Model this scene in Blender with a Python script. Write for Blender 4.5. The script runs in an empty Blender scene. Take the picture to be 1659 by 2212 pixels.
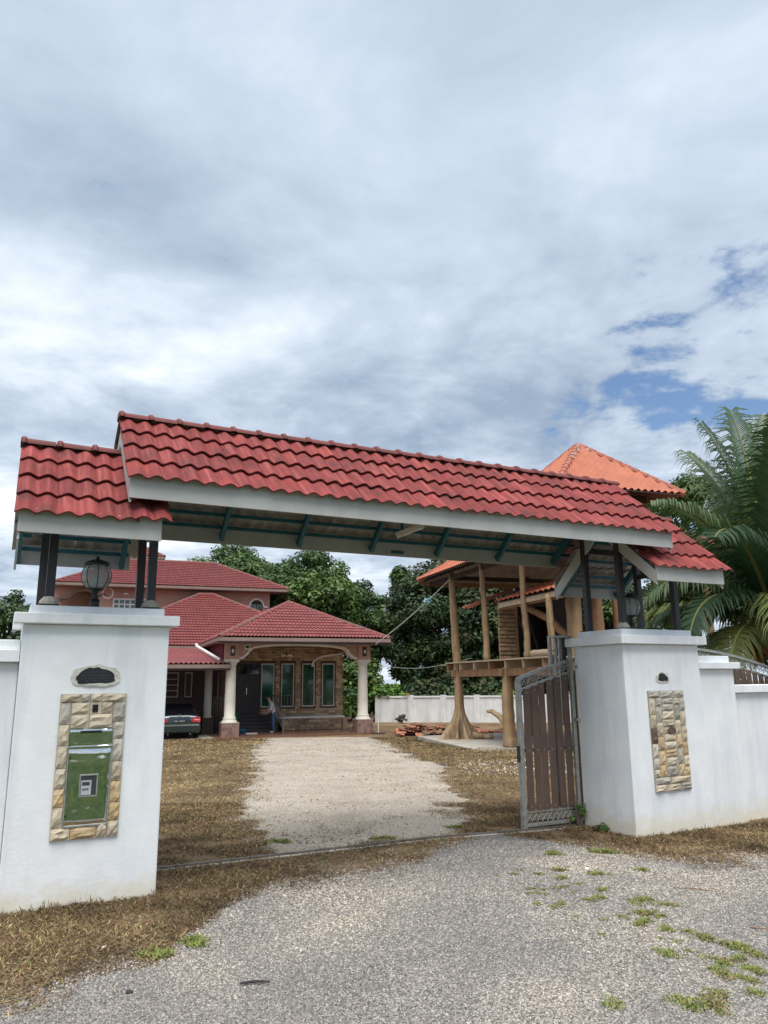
import bpy, bmesh, math, random
import numpy as np
from mathutils import Matrix, Vector, noise as mnoise
R = math.radians
random.seed(7); rng = np.random.default_rng(7)
scene = bpy.context.scene
COL = scene.collection

# ------------------------------------------------------------------ camera
CAM_H = 1.8
cam_d = bpy.data.cameras.new('camera'); cam = bpy.data.objects.new('camera', cam_d); COL.objects.link(cam)
cam_d.sensor_fit = 'HORIZONTAL'; cam_d.sensor_width = 36.0
cam_d.lens = 36.0 * 1630.0 / 1659.0
cam_d.clip_start = 0.05; cam_d.clip_end = 2000
cam.matrix_world = (Matrix.Translation((0, 0, CAM_H)) @ Matrix.Rotation(R(90 + 12.66), 4, 'X') @ Matrix.Rotation(-0.009, 4, 'Z'))
scene.camera = cam

# ------------------------------------------------------------------ sun and sky
SUN_DIR = Vector((0.02, -0.50, 1.40)).normalized()       # towards the sun
sun_d = bpy.data.lights.new('sun', 'SUN'); sun_d.energy = 3.3; sun_d.angle = R(55); sun_d.color = (1.0, 0.96, 0.90)
sun = bpy.data.objects.new('sun', sun_d); COL.objects.link(sun)
sun.rotation_euler = SUN_DIR.to_track_quat('Z', 'Y').to_euler(); sun.location = SUN_DIR * 60

scene.view_settings.view_transform = 'Standard'; scene.view_settings.look = 'None'
scene.view_settings.exposure = 0.63; scene.view_settings.gamma = 1.0
scene.view_settings.use_curve_mapping = False
scene.cycles.max_bounces = 6; scene.cycles.transparent_max_bounces = 12

def N(nt, kind, **kw):
    n = nt.nodes.new(kind)
    for k, v in kw.items():
        if k == 'ins':
            for a, b in v.items():
                n.inputs[a].default_value = b
        else:
            setattr(n, k, v)
    return n
def L(nt, a, b): nt.links.new(a, b)
def math_node(nt, op, a, b=None, clamp=False):
    n = nt.nodes.new('ShaderNodeMath'); n.operation = op; n.use_clamp = clamp
    for i, x in enumerate((a, b)):
        if x is None: continue
        if isinstance(x, (int, float)): n.inputs[i].default_value = x
        else: nt.links.new(x, n.inputs[i])
    return n.outputs[0]
def ramp(nt, fac, stops, interp='LINEAR'):
    n = nt.nodes.new('ShaderNodeValToRGB'); n.color_ramp.interpolation = interp
    el = n.color_ramp.elements
    while len(el) < len(stops): el.new(0.5)
    for e, (p, c) in zip(el, stops):
        e.position = p; e.color = (c[0], c[1], c[2], 1) if len(c) == 3 else c
    nt.links.new(fac, n.inputs[0]); return n.outputs[0]
def mixc(nt, fac, a, b, mode='MIX'):
    n = nt.nodes.new('ShaderNodeMix'); n.data_type = 'RGBA'; n.blend_type = mode
    for sock, x in ((n.inputs[0], fac), (n.inputs[6], a), (n.inputs[7], b)):
        if isinstance(x, (int, float)): sock.default_value = x
        elif isinstance(x, tuple): sock.default_value = (x[0], x[1], x[2], 1)
        else: nt.links.new(x, sock)
    return n.outputs[2]
def noise_n(nt, vec, scale, detail=4, rough=0.55, dist=0.0):
    n = nt.nodes.new('ShaderNodeTexNoise'); n.inputs['Scale'].default_value = scale
    n.inputs['Detail'].default_value = detail; n.inputs['Roughness'].default_value = rough
    n.inputs['Distortion'].default_value = dist
    nt.links.new(vec, n.inputs['Vector']); return n.outputs['Fac']

world = bpy.data.worlds.new('World'); scene.world = world; world.use_nodes = True
nt = world.node_tree; nt.nodes.clear()
tc = N(nt, 'ShaderNodeTexCoord'); sep = N(nt, 'ShaderNodeSeparateXYZ'); L(nt, tc.outputs['Generated'], sep.inputs[0])
zc = math_node(nt, 'ADD', math_node(nt, 'MAXIMUM', sep.outputs[2], 0.0), 0.16)
comb = N(nt, 'ShaderNodeCombineXYZ')
L(nt, math_node(nt, 'DIVIDE', sep.outputs[0], zc), comb.inputs[0]); L(nt, math_node(nt, 'DIVIDE', sep.outputs[1], zc), comb.inputs[1])
mp = N(nt, 'ShaderNodeMapping'); mp.inputs['Location'].default_value = (24.0, 5.8, 9.3); L(nt, comb.outputs[0], mp.inputs[0])
P = mp.outputs[0]
n_big = noise_n(nt, P, 0.85, 5, 0.5, 0.3)
n_mid = noise_n(nt, P, 2.3, 9, 0.58, 0.35)
n_fine = noise_n(nt, P, 6.5, 9, 0.6, 0.2)
lowd = ramp(nt, sep.outputs[2], [(0.25, (1, 1, 1)), (0.62, (0, 0, 0))])       # cloud deck is smooth overhead, broken towards the horizon
w_mid = math_node(nt, 'ADD', math_node(nt, 'MULTIPLY', lowd, 0.80), 0.62)
d_mid = math_node(nt, 'MULTIPLY', math_node(nt, 'SUBTRACT', n_mid, 0.5), w_mid)
d_fine = math_node(nt, 'MULTIPLY', math_node(nt, 'SUBTRACT', n_fine, 0.5), math_node(nt, 'MULTIPLY', lowd, 0.55))
lum = math_node(nt, 'ADD', math_node(nt, 'ADD', math_node(nt, 'MULTIPLY', math_node(nt, 'SUBTRACT', n_big, 0.5), 0.80), 0.5), math_node(nt, 'ADD', d_mid, d_fine))
cloud = ramp(nt, lum, [(0.22, (0.23, 0.295, 0.385)), (0.40, (0.34, 0.405, 0.495)), (0.54, (0.43, 0.50, 0.585)), (0.67, (0.545, 0.605, 0.67)), (0.86, (0.75, 0.77, 0.785))])
# gaps of blue, more of them to the right
gap = math_node(nt, 'ADD', math_node(nt, 'MULTIPLY', n_mid, 0.55), math_node(nt, 'MULTIPLY', n_fine, 0.45))
bias = ramp(nt, sep.outputs[0], [(0.16, (0, 0, 0)), (0.30, (1, 1, 1))])
band = math_node(nt, 'MULTIPLY', bias, ramp(nt, sep.outputs[2], [(0.22, (0, 0, 0)), (0.31, (1, 1, 1)), (0.45, (1, 1, 1)), (0.58, (0, 0, 0))]))
g2 = math_node(nt, 'SUBTRACT', gap, math_node(nt, 'MULTIPLY', band, 0.145))
gmask = ramp(nt, g2, [(0.285, (1, 1, 1)), (0.375, (0, 0, 0))], 'EASE')
sky = N(nt, 'ShaderNodeTexSky', sky_type='NISHITA', sun_disc=False)
sky.sun_elevation = math.asin(SUN_DIR.z); sky.sun_rotation = math.atan2(SUN_DIR.x, SUN_DIR.y); sky.air_density = 1.0; sky.dust_density = 0.3; sky.ozone_density = 4.0
bg1 = N(nt, 'ShaderNodeBackground'); bg1.inputs[1].default_value = 0.095; L(nt, sky.outputs[0], bg1.inputs[0])
bg2 = N(nt, 'ShaderNodeBackground'); bg2.inputs[1].default_value = 1.0; L(nt, cloud, bg2.inputs[0])
mx = N(nt, 'ShaderNodeMixShader'); L(nt, gmask, mx.inputs[0]); L(nt, bg2.outputs[0], mx.inputs[1]); L(nt, bg1.outputs[0], mx.inputs[2])
wo = N(nt, 'ShaderNodeOutputWorld'); L(nt, mx.outputs[0], wo.inputs[0])

# ------------------------------------------------------------------ materials
MATS = {}
def mat(name, col, rough=0.7, col2=None, scale=6.0, detail=5, bump=0.0, bscale=60.0, metal=0.0, rand=0.0, spec=0.4, stain=None, stain_scale=1.2, streak=None, attr=None, coat=0.0, contrast=(0.35, 0.65), world=False, translucent=0.0, foot=None):
    m = bpy.data.materials.new(name); m.use_nodes = True; nt = m.node_tree; nt.nodes.clear()
    out = N(nt, 'ShaderNodeOutputMaterial'); b = N(nt, 'ShaderNodeBsdfPrincipled')
    b.inputs['Roughness'].default_value = rough; b.inputs['Metallic'].default_value = metal
    b.inputs['Specular IOR Level'].default_value = spec
    if coat: b.inputs['Coat Weight'].default_value = coat; b.inputs['Coat Roughness'].default_value = 0.08
    tc = N(nt, 'ShaderNodeTexCoord'); oi = N(nt, 'ShaderNodeObjectInfo')
    if world:
        geo = N(nt, 'ShaderNodeNewGeometry'); vec = geo.outputs['Position']
    else:
        va = N(nt, 'ShaderNodeVectorMath', operation='ADD'); vs = N(nt, 'ShaderNodeVectorMath', operation='SCALE')
        vs.inputs[0].default_value = (37.0, 91.0, 53.0); L(nt, oi.outputs['Random'], vs.inputs['Scale'])
        L(nt, tc.outputs['Object'], va.inputs[0]); L(nt, vs.outputs[0], va.inputs[1]); vec = va.outputs[0]
    if attr:
        a = N(nt, 'ShaderNodeVertexColor'); a.layer_name = attr; c = a.outputs['Color']
        if col2 is not None: c = mixc(nt, ramp(nt, noise_n(nt, vec, scale, detail), [(contrast[0], (0, 0, 0)), (contrast[1], (1, 1, 1))]), c, mixc(nt, 1.0, c, col2, 'MULTIPLY'))
    else:
        c2 = col2 if col2 is not None else tuple(x * 0.82 for x in col)
        c = mixc(nt, ramp(nt, noise_n(nt, vec, scale, detail, 0.6), [(contrast[0], (0, 0, 0)), (contrast[1], (1, 1, 1))]), tuple(col), tuple(c2))
    if stain is not None:
        c = mixc(nt, ramp(nt, noise_n(nt, vec, stain_scale, 7, 0.65, 0.4), [(0.52, (0, 0, 0)), (0.75, (0.8, 0.8, 0.8))]), c, tuple(stain))
    if streak is not None:
        mpn = N(nt, 'ShaderNodeMapping'); mpn.inputs['Scale'].default_value = streak[1]; L(nt, vec, mpn.inputs[0])
        c = mixc(nt, ramp(nt, noise_n(nt, mpn.outputs[0], 1.0, 6, 0.6), [(0.48, (0, 0, 0)), (0.72, (streak[2],) * 3)]), c, tuple(streak[0]))
    if foot is not None:      # earth splashed up the foot of the wall
        so = N(nt, 'ShaderNodeSeparateXYZ'); L(nt, tc.outputs['Object'], so.inputs[0])
        hgt = math_node(nt, 'ADD', so.outputs[2], math_node(nt, 'MULTIPLY', math_node(nt, 'SUBTRACT', noise_n(nt, vec, 7.0, 6, 0.65), 0.5), 0.55))
        c = mixc(nt, ramp(nt, hgt, [(0.02, (0.85,)*3), (0.24, (0, 0, 0))]), c, tuple(foot))
    if rand:
        v = math_node(nt, 'ADD', math_node(nt, 'MULTIPLY', oi.outputs['Random'], 2 * rand), 1 - rand)
        hv = N(nt, 'ShaderNodeHueSaturation'); L(nt, v, hv.inputs['Value']); L(nt, c, hv.inputs['Color'])
        c = hv.outputs[0]
    L(nt, c, b.inputs['Base Color'])
    if bump:
        bn = N(nt, 'ShaderNodeBump'); bn.inputs['Strength'].default_value = bump; bn.inputs['Distance'].default_value = 0.01
        L(nt, noise_n(nt, vec, bscale, 6, 0.6), bn.inputs['Height']); L(nt, bn.outputs[0], b.inputs['Normal'])
    if translucent:
        tr = N(nt, 'ShaderNodeBsdfTranslucent'); L(nt, c, tr.inputs[0])
        ms = N(nt, 'ShaderNodeMixShader'); ms.inputs[0].default_value = translucent
        L(nt, b.outputs[0], ms.inputs[1]); L(nt, tr.outputs[0], ms.inputs[2]); L(nt, ms.outputs[0], out.inputs[0])
    else:
        L(nt, b.outputs[0], out.inputs[0])
    MATS[name] = m; return m

def glass_mat(name, col, rough=0.05, mixf=0.45):
    m = bpy.data.materials.new(name); m.use_nodes = True; nt = m.node_tree; nt.nodes.clear()
    out = N(nt, 'ShaderNodeOutputMaterial'); b = N(nt, 'ShaderNodeBsdfPrincipled'); b.inputs['Base Color'].default_value = (*col, 1)
    b.inputs['Roughness'].default_value = rough; b.inputs['Specular IOR Level'].default_value = 0.6
    t = N(nt, 'ShaderNodeBsdfTransparent'); t.inputs[0].default_value = (0.75, 0.80, 0.80, 1)
    ms = N(nt, 'ShaderNodeMixShader'); ms.inputs[0].default_value = mixf
    L(nt, b.outputs[0], ms.inputs[1]); L(nt, t.outputs[0], ms.inputs[2]); L(nt, ms.outputs[0], out.inputs[0])
    MATS[name] = m; return m

mat('plaster', (0.84, 0.86, 0.87), 0.85, (0.74, 0.765, 0.79), 2.0, 7, bump=0.25, bscale=30, streak=((0.60, 0.635, 0.67), (4.0, 4.0, 0.45), 0.75), foot=(0.70, 0.655, 0.53), stain=(0.78, 0.78, 0.75), stain_scale=3.0, spec=0.2)
mat('plaster_far', (0.78, 0.79, 0.79), 0.9, (0.64, 0.65, 0.65), 1.3, 7, streak=((0.44, 0.45, 0.43), (2.2, 2.2, 0.3), 0.6), spec=0.2)
mat('white_board', (0.47, 0.475, 0.455), 0.6, (0.42, 0.425, 0.405), 3.0, 6, bump=0.05, bscale=30, streak=((0.34, 0.335, 0.315), (3.0, 3.0, 1.0), 0.5))
mat('tile_red', (0.235, 0.040, 0.037), 0.72, (0.150, 0.029, 0.029), 3.0, 9, bump=0.35, bscale=55, rand=0.21, streak=((0.33, 0.088, 0.078), (30.0, 1.4, 5.0), 0.85), stain=(0.075, 0.036, 0.033), stain_scale=6.0, spec=0.22)
mat('tile_under', (0.46, 0.42, 0.38), 0.9, (0.34, 0.30, 0.27), 5.0, 7, rand=0.10, stain=(0.16, 0.14, 0.12), stain_scale=4)
mat('ridge_red', (0.18, 0.040, 0.036), 0.75, (0.14, 0.038, 0.036), 7.0, 7, rand=0.12, stain=(0.07, 0.045, 0.042), stain_scale=6)
mat('house_tile', (0.225, 0.050, 0.046), 0.5, (0.165, 0.036, 0.035), 2.0, 7, rand=0.10, stain=(0.22, 0.06, 0.06), stain_scale=0.7, spec=0.5)
mat('hip_cap', (0.24, 0.06, 0.055), 0.7, (0.12, 0.075, 0.065), 1.5, 7)
mat('tile_orange', (0.42, 0.125, 0.060), 0.6, (0.33, 0.095, 0.048), 1.8, 7, stain=(0.34, 0.09, 0.05), stain_scale=1.0, rand=0.06)
mat('orange_under', (0.26, 0.22, 0.195), 0.9, (0.18, 0.15, 0.135), 3.0)
mat('hip_orange', (0.40, 0.12, 0.07), 0.7, (0.26, 0.09, 0.06), 4)
mat('mortar', (0.62, 0.58, 0.52), 0.9)
mat('teal_steel', (0.024, 0.135, 0.175), 0.45, (0.018, 0.10, 0.13), 8, spec=0.5)
mat('dark_steel', (0.022, 0.022, 0.028), 0.5, (0.030, 0.026, 0.028), 8, spec=0.5)
mat('black_iron', (0.022, 0.026, 0.026), 0.5, spec=0.5)
mat('grey_steel', (0.40, 0.41, 0.38), 0.42, (0.27, 0.27, 0.25), 14, 6, metal=0.45)
mat('plank_brown', (0.135, 0.090, 0.070), 0.6, (0.105, 0.068, 0.053), 3, 5, rand=0.07, streak=((0.085, 0.056, 0.044), (30, 30, 1.2), 0.6))
mat('screw', (0.6, 0.6, 0.58), 0.35, metal=0.8)
mat('stone_cream', (0.56, 0.495, 0.385), 0.9, (0.46, 0.395, 0.29), 9, 7, bump=0.7, bscale=38, rand=0.16, stain=(0.52, 0.42, 0.28), stain_scale=7, spec=0.2)
mat('stone_ochre', (0.54, 0.39, 0.20), 0.9, (0.47, 0.37, 0.25), 9, 7, bump=0.7, bscale=38, rand=0.14, spec=0.2)
mat('stone_grey', (0.46, 0.425, 0.36), 0.9, (0.37, 0.345, 0.30), 9, 7, bump=0.7, bscale=38, rand=0.2, spec=0.2)
mat('stone_brown', (0.16, 0.10, 0.08), 0.9, (0.09, 0.06, 0.05), 12, 7, bump=0.8, bscale=38)
mat('grout', (0.38, 0.35, 0.29), 0.95, bump=0.4, bscale=60)
mat('black_granite', (0.012, 0.012, 0.016), 0.15, spec=0.5)
mat('engraved', (0.12, 0.115, 0.10), 0.5)
mat('torn_paint', (0.68, 0.67, 0.60), 0.9, (0.50, 0.48, 0.40), 30, 7, bump=0.7, bscale=70)
mat('hole_dark', (0.015, 0.015, 0.015), 0.9)
mat('meter_grey', (0.42, 0.45, 0.48), 0.5)
mat('meter_dark', (0.05, 0.055, 0.06), 0.3)
mat('wall_pink', (0.50, 0.305, 0.24), 0.85, (0.45, 0.27, 0.21), 1.2, 6, stain=(0.32, 0.19, 0.155), stain_scale=0.6)
mat('wall_maroon', (0.14, 0.085, 0.088), 0.8, (0.12, 0.07, 0.075), 1.2)
mat('side_maroon', (0.14, 0.02, 0.035), 0.7)
mat('trim_white', (0.82, 0.79, 0.73), 0.7, (0.66, 0.63, 0.58), 3)
mat('trim_tan', (0.27, 0.20, 0.165), 0.7, (0.23, 0.165, 0.14), 2)
mat('gutter_brown', (0.075, 0.05, 0.045), 0.6)
mat('column_cream', (0.72, 0.69, 0.60), 0.7, (0.65, 0.62, 0.53), 2.5)
mat('pedestal_tile', (0.30, 0.20, 0.165), 0.35, (0.22, 0.13, 0.11), 26, 4, rand=0.30, contrast=(0.45, 0.55))
mat('pedestal_grout', (0.36, 0.31, 0.28), 0.8)
mat('porch_floor', (0.22, 0.115, 0.075), 0.22, (0.17, 0.09, 0.06), 1.5, 6)
mat('house_stone', (0.54, 0.40, 0.265), 0.9, (0.35, 0.245, 0.165), 3, 5, bump=0.5, bscale=18, rand=0.40)
mat('house_mortar', (0.115, 0.085, 0.062), 0.95)
mat('door_dark', (0.012, 0.012, 0.022), 0.35, spec=0.5)
mat('win_frame', (0.66, 0.64, 0.60), 0.5)
mat('win_reveal', (0.09, 0.05, 0.04), 0.7)
mat('win_glass', (0.018, 0.13, 0.085), 0.06, (0.005, 0.02, 0.022), 1.1, 3, spec=0.9)  # green reflections on the panes are painted into this two-tone colour
mat('step_dark', (0.035, 0.035, 0.042), 0.35)
mat('rail_grey', (0.26, 0.25, 0.25), 0.4, metal=0.5)
mat('pipe_white', (0.76, 0.75, 0.71), 0.5)
mat('car_paint', (0.055, 0.085, 0.098), 0.22, metal=0.75, coat=0.8, spec=0.6)
mat('car_glass', (0.010, 0.011, 0.016), 0.05, spec=0.8)
mat('tail_red', (0.55, 0.02, 0.025), 0.15, spec=0.7, coat=0.6)
mat('tail_clear', (0.75, 0.62, 0.62), 0.15, spec=0.7)
mat('chrome', (0.75, 0.76, 0.78), 0.12, metal=1.0)
mat('plate_black', (0.02, 0.022, 0.024), 0.4)
mat('plate_white', (0.66, 0.67, 0.67), 0.5)
mat('tyre', (0.018, 0.018, 0.018), 0.85)
mat('rim', (0.42, 0.43, 0.44), 0.3, metal=0.9)
mat('wood_pale', (0.40, 0.27, 0.145), 0.8, (0.31, 0.20, 0.105), 2.6, 8, bump=0.8, bscale=12, streak=((0.135, 0.088, 0.055), (5, 5, 0.55), 0.95), stain=(0.22, 0.18, 0.14), stain_scale=1.2)
mat('wood_root', (0.42, 0.31, 0.19), 0.85, (0.36, 0.245, 0.14), 4, 7, bump=0.9, bscale=10, streak=((0.11, 0.08, 0.055), (5, 5, 0.9), 0.95))
mat('wood_brown', (0.30, 0.165, 0.085), 0.8, (0.22, 0.115, 0.06), 4, 7, bump=0.5, bscale=18, streak=((0.15, 0.08, 0.045), (8, 8, 0.8), 0.8))
mat('wood_log', (0.34, 0.225, 0.135), 0.85, (0.24, 0.15, 0.09), 6, 7, bump=0.7, bscale=22, rand=0.22, streak=((0.17, 0.10, 0.06), (1.2, 8, 14), 0.7))
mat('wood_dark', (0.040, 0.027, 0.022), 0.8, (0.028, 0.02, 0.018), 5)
mat('wood_weather', (0.42, 0.335, 0.235), 0.85, (0.33, 0.25, 0.17), 5, 6, rand=0.15)
mat('concrete', (0.46, 0.43, 0.37), 0.9, (0.36, 0.33, 0.28), 2.0, 7, bump=0.3, bscale=30, stain=(0.30, 0.25, 0.18), stain_scale=1.0)
mat('terracotta_old', (0.42, 0.17, 0.095), 0.85, (0.24, 0.10, 0.065), 5, 7, rand=0.45, stain=(0.12, 0.07, 0.05), stain_scale=4)
mat('rope_pale', (0.60, 0.62, 0.56), 0.8)
mat('plastic_blue', (0.30, 0.52, 0.66), 0.4)
mat('basin_blue', (0.03, 0.22, 0.50), 0.35)
mat('tub_green', (0.03, 0.16, 0.07), 0.4)
mat('shirt', (0.47, 0.46, 0.50), 0.9, (0.40, 0.39, 0.43), 10)
mat('jeans', (0.045, 0.095, 0.185), 0.9, (0.035, 0.07, 0.14), 12)
mat('skin', (0.36, 0.20, 0.13), 0.6)
mat('hair', (0.012, 0.010, 0.010), 0.6)
mat('shoe', (0.42, 0.40, 0.38), 0.7)
mat('bark', (0.14, 0.105, 0.075), 0.9, (0.08, 0.06, 0.045), 5, 6, bump=0.6, bscale=14)
mat('palm_bark', (0.20, 0.165, 0.13), 0.9, (0.12, 0.095, 0.07), 6, 6, bump=0.6, bscale=16)
mat('leaf', (0, 0, 0), 0.5, attr='col', spec=0.35, translucent=0.22)
mat('palm_leaf', (0, 0, 0), 0.5, attr='col', spec=0.35, translucent=0.22)
mat('coconut', (0.48, 0.21, 0.055), 0.5, (0.36, 0.16, 0.05), 5, rand=0.25)
mat('straw', (0, 0, 0), 0.85, attr='col', spec=0.2, translucent=0.12)
mat('pebble', (0, 0, 0), 0.85, attr='col', spec=0.25)
mat('track_steel', (0.20, 0.19, 0.18), 0.55, (0.13, 0.11, 0.10), 9, metal=0.5)
mat('stick', (0.035, 0.032, 0.034), 0.8)
mat('litter_white', (0.82, 0.82, 0.80), 0.5)
mat('dead_leaf', (0.52, 0.29, 0.09), 0.7, (0.40, 0.20, 0.06), 8)
mat('lamp_tube', (0.78, 0.79, 0.78), 0.4)
glass_mat('lamp_glass', (0.55, 0.60, 0.58), 0.08, 0.52)
# stainless steel door, slightly dented so that what it mirrors swirls
def steel_mat():
    m = bpy.data.materials.new('stainless'); m.use_nodes = True; nt = m.node_tree; b = nt.nodes['Principled BSDF']
    b.inputs['Base Color'].default_value = (0.72, 0.74, 0.72, 1); b.inputs['Metallic'].default_value = 1; b.inputs['Roughness'].default_value = 0.07
    tc = N(nt, 'ShaderNodeTexCoord'); bn = N(nt, 'ShaderNodeBump'); bn.inputs['Strength'].default_value = 0.42; bn.inputs['Distance'].default_value = 0.012
    L(nt, noise_n(nt, tc.outputs['Object'], 4.5, 2, 0.4, 1.2), bn.inputs['Height']); L(nt, bn.outputs[0], b.inputs['Normal'])
    MATS['stainless'] = m
steel_mat()

# ------------------------------------------------------------------ mesh helpers
class MB:
    def __init__(s): s.v = []; s.f = []; s.m = []
    def add(s, vs, fs, m=0):
        o = len(s.v); s.v += [tuple(x) for x in vs]
        for f in fs: s.f.append(tuple(i + o for i in f)); s.m.append(m)
        return s
    def box(s, x0, x1, y0, y1, z0, z1, m=0):
        v = [(x0,y0,z0),(x1,y0,z0),(x1,y1,z0),(x0,y1,z0),(x0,y0,z1),(x1,y0,z1),(x1,y1,z1),(x0,y1,z1)]
        return s.add(v, [(0,3,2,1),(4,5,6,7),(0,1,5,4),(1,2,6,5),(2,3,7,6),(3,0,4,7)], m)
    def beam(s, p, q, w, h, up=(0, 0, 1), m=0):
        p = Vector(p); q = Vector(q); d = (q - p).normalized(); up = Vector(up)
        side = d.cross(up).normalized(); u = side.cross(d).normalized()
        a = side * (w / 2); b = u * (h / 2)
        v = [p-a-b, p+a-b, p+a+b, p-a+b, q-a-b, q+a-b, q+a+b, q-a+b]
        return s.add(v, [(0,3,2,1),(4,5,6,7),(0,1,5,4),(1,2,6,5),(2,3,7,6),(3,0,4,7)], m)
    def prism_xz(s, poly, y0, y1, m=0):
        n = len(poly); v = [(x, y0, z) for x, z in poly] + [(x, y1, z) for x, z in poly]
        area = sum(poly[i][0]*poly[(i+1)%n][1]-poly[(i+1)%n][0]*poly[i][1] for i in range(n))
        idx = list(range(n)) if area > 0 else list(range(n))[::-1]
        fs = [tuple(idx), tuple(i + n for i in idx[::-1])]
        for k in range(n):
            a, b = idx[k], idx[(k+1) % n]; fs.append((b, a, a + n, b + n))
        return s.add(v, fs, m)
    def prism_yz(s, poly, x0, x1, m=0):
        t = MB(); t.prism_xz(poly, -x1, -x0)
        return s.add([(-y, x, z) for x, y, z in t.v], t.f, m)
    def prism_xy(s, poly, z0, z1, m=0):
        t = MB(); t.prism_xz(poly, -z1, -z0)
        return s.add([(x, z, -y) for x, y, z in t.v], t.f, m)
    def tube(s, pts, rad, n=8, m=0, cap=True):
        pts = [Vector(p) for p in pts]; k = len(pts)
        if isinstance(rad, (int, float)): rad = [rad] * k
        vs = []; ref = None
        for i, p in enumerate(pts):
            d = (pts[min(i+1, k-1)] - pts[max(i-1, 0)]).normalized()
            if ref is None: ref = Vector((0, 0, 1)) if abs(d.z) < 0.9 else Vector((1, 0, 0))
            a = d.cross(ref).normalized(); b = a.cross(d).normalized(); ref = b
            for j in range(n):
                th = 2 * math.pi * j / n
                vs.append(p + (a * math.cos(th) + b * math.sin(th)) * rad[i])
        fs = []
        for i in range(k-1):
            for j in range(n):
                fs.append((i*n+j, i*n+(j+1) % n, (i+1)*n+(j+1) % n, (i+1)*n+j))
        if cap: fs += [tuple(range(n))[::-1], tuple((k-1)*n+j for j in range(n))]
        return s.add(vs, fs, m)
    def lathe(s, prof, c=(0, 0, 0), n=16, m=0, sq=False):
        vs = []; k = len(prof)
        for r, z in prof:
            for j in range(n):
                th = 2*math.pi*(j+0.5)/n; q = r/math.cos(math.pi/4) if sq else r
                vs.append((c[0]+q*math.cos(th), c[1]+q*math.sin(th), c[2]+z))
        fs = [(i*n+j, i*n+(j+1) % n, (i+1)*n+(j+1) % n, (i+1)*n+j) for i in range(k-1) for j in range(n)]
        fs += [tuple(range(n))[::-1], tuple((k-1)*n+j for j in range(n))]
        return s.add(vs, fs, m)
    def mesh(s, name, mats, off=(0, 0, 0), smooth=False):
        me = bpy.data.meshes.new(name)
        ox, oy, oz = off
        me.from_pydata([(x-ox, y-oy, z-oz) for x, y, z in s.v], [], s.f)
        for m in mats: me.materials.append(MATS[m])
        if len(mats) > 1: me.polygons.foreach_set('material_index', s.m)
        if smooth: me.polygons.foreach_set('use_smooth', [True]*len(me.polygons))
        me.update(); return me
    def build(s, name, mats, parent=None, off=None, smooth=False, bevel=0.0, label=None):
        if isinstance(mats, str): mats = [mats]
        if off is None: off = parent.get('_off', (0, 0, 0)) if parent is not None else (0, 0, 0)
        o = bpy.data.objects.new(name, s.mesh(name, mats, off, smooth)); COL.objects.link(o)
        if parent is not None:
            o.parent = parent
        o['_off'] = tuple(off)
        if bevel:
            bv = o.modifiers.new('bevel', 'BEVEL'); bv.width = bevel; bv.segments = 2; bv.limit_method = 'ANGLE'; bv.angle_limit = R(40)
        if label: o['label'] = label
        return o
def tag(o, label, cat, group=None):
    o['label'] = label; o['category'] = cat
    if group: o['group'] = group
    return o
def thing(name, label, cat, loc=(0, 0, 0), rotz=0.0, group=None, off=(0, 0, 0)):
    o = bpy.data.objects.new(name, None); COL.objects.link(o); o.empty_display_size = 0.3
    o.location = loc; o.rotation_euler = (0, 0, rotz); o['_off'] = tuple(off)
    return tag(o, label, cat, group)
def inst(name, me, parent, M):
    o = bpy.data.objects.new(name, me); COL.objects.link(o); o.parent = parent; o.matrix_local = M
    return o
class Frame:
    """a ground frame: s to the right, t away from the road, z up"""
    def __init__(f, o, deg):
        f.a = R(deg); f.o = Vector(o); f.S = Vector((math.cos(f.a), math.sin(f.a), 0)); f.T = Vector((-math.sin(f.a), math.cos(f.a), 0))
    def w(f, s, t, z): return f.o + f.S*s + f.T*t + Vector((0, 0, z))
    def thing(f, name, label, cat, s, t, z, group=None):
        return thing(name, label, cat, f.w(s, t, z), f.a, group, (s, t, z))
GATE = Frame((-2.02, 7.14, 0), 26.3)
HOUSE = Frame((-6.73, 33.4, 0), 20.5)
TREEH = Frame((3.99, 25.35, 0), 18.0)

def sstep(a, b, x): 
    t = np.clip((np.asarray(x, float) - a) / (b - a), 0, 1); return t*t*(3-2*t)
def gz(x, y):
    """ground height: level at the gate, falling gently to the house"""
    x = np.asarray(x, float); y = np.asarray(y, float)
    s = (x+2.02)*GATE.S.x + (y-7.14)*GATE.S.y; t = (x+2.02)*GATE.T.x + (y-7.14)*GATE.T.y
    z = -0.5*np.clip((y-11)/22.0, 0, 1)
    z = z - 0.045*sstep(3.0, 5.3, s)*sstep(-2.2, -0.2, t)*(1-sstep(2.0, 6.0, t))
    return z
def gzf(x, y): return float(gz(x, y))
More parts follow.
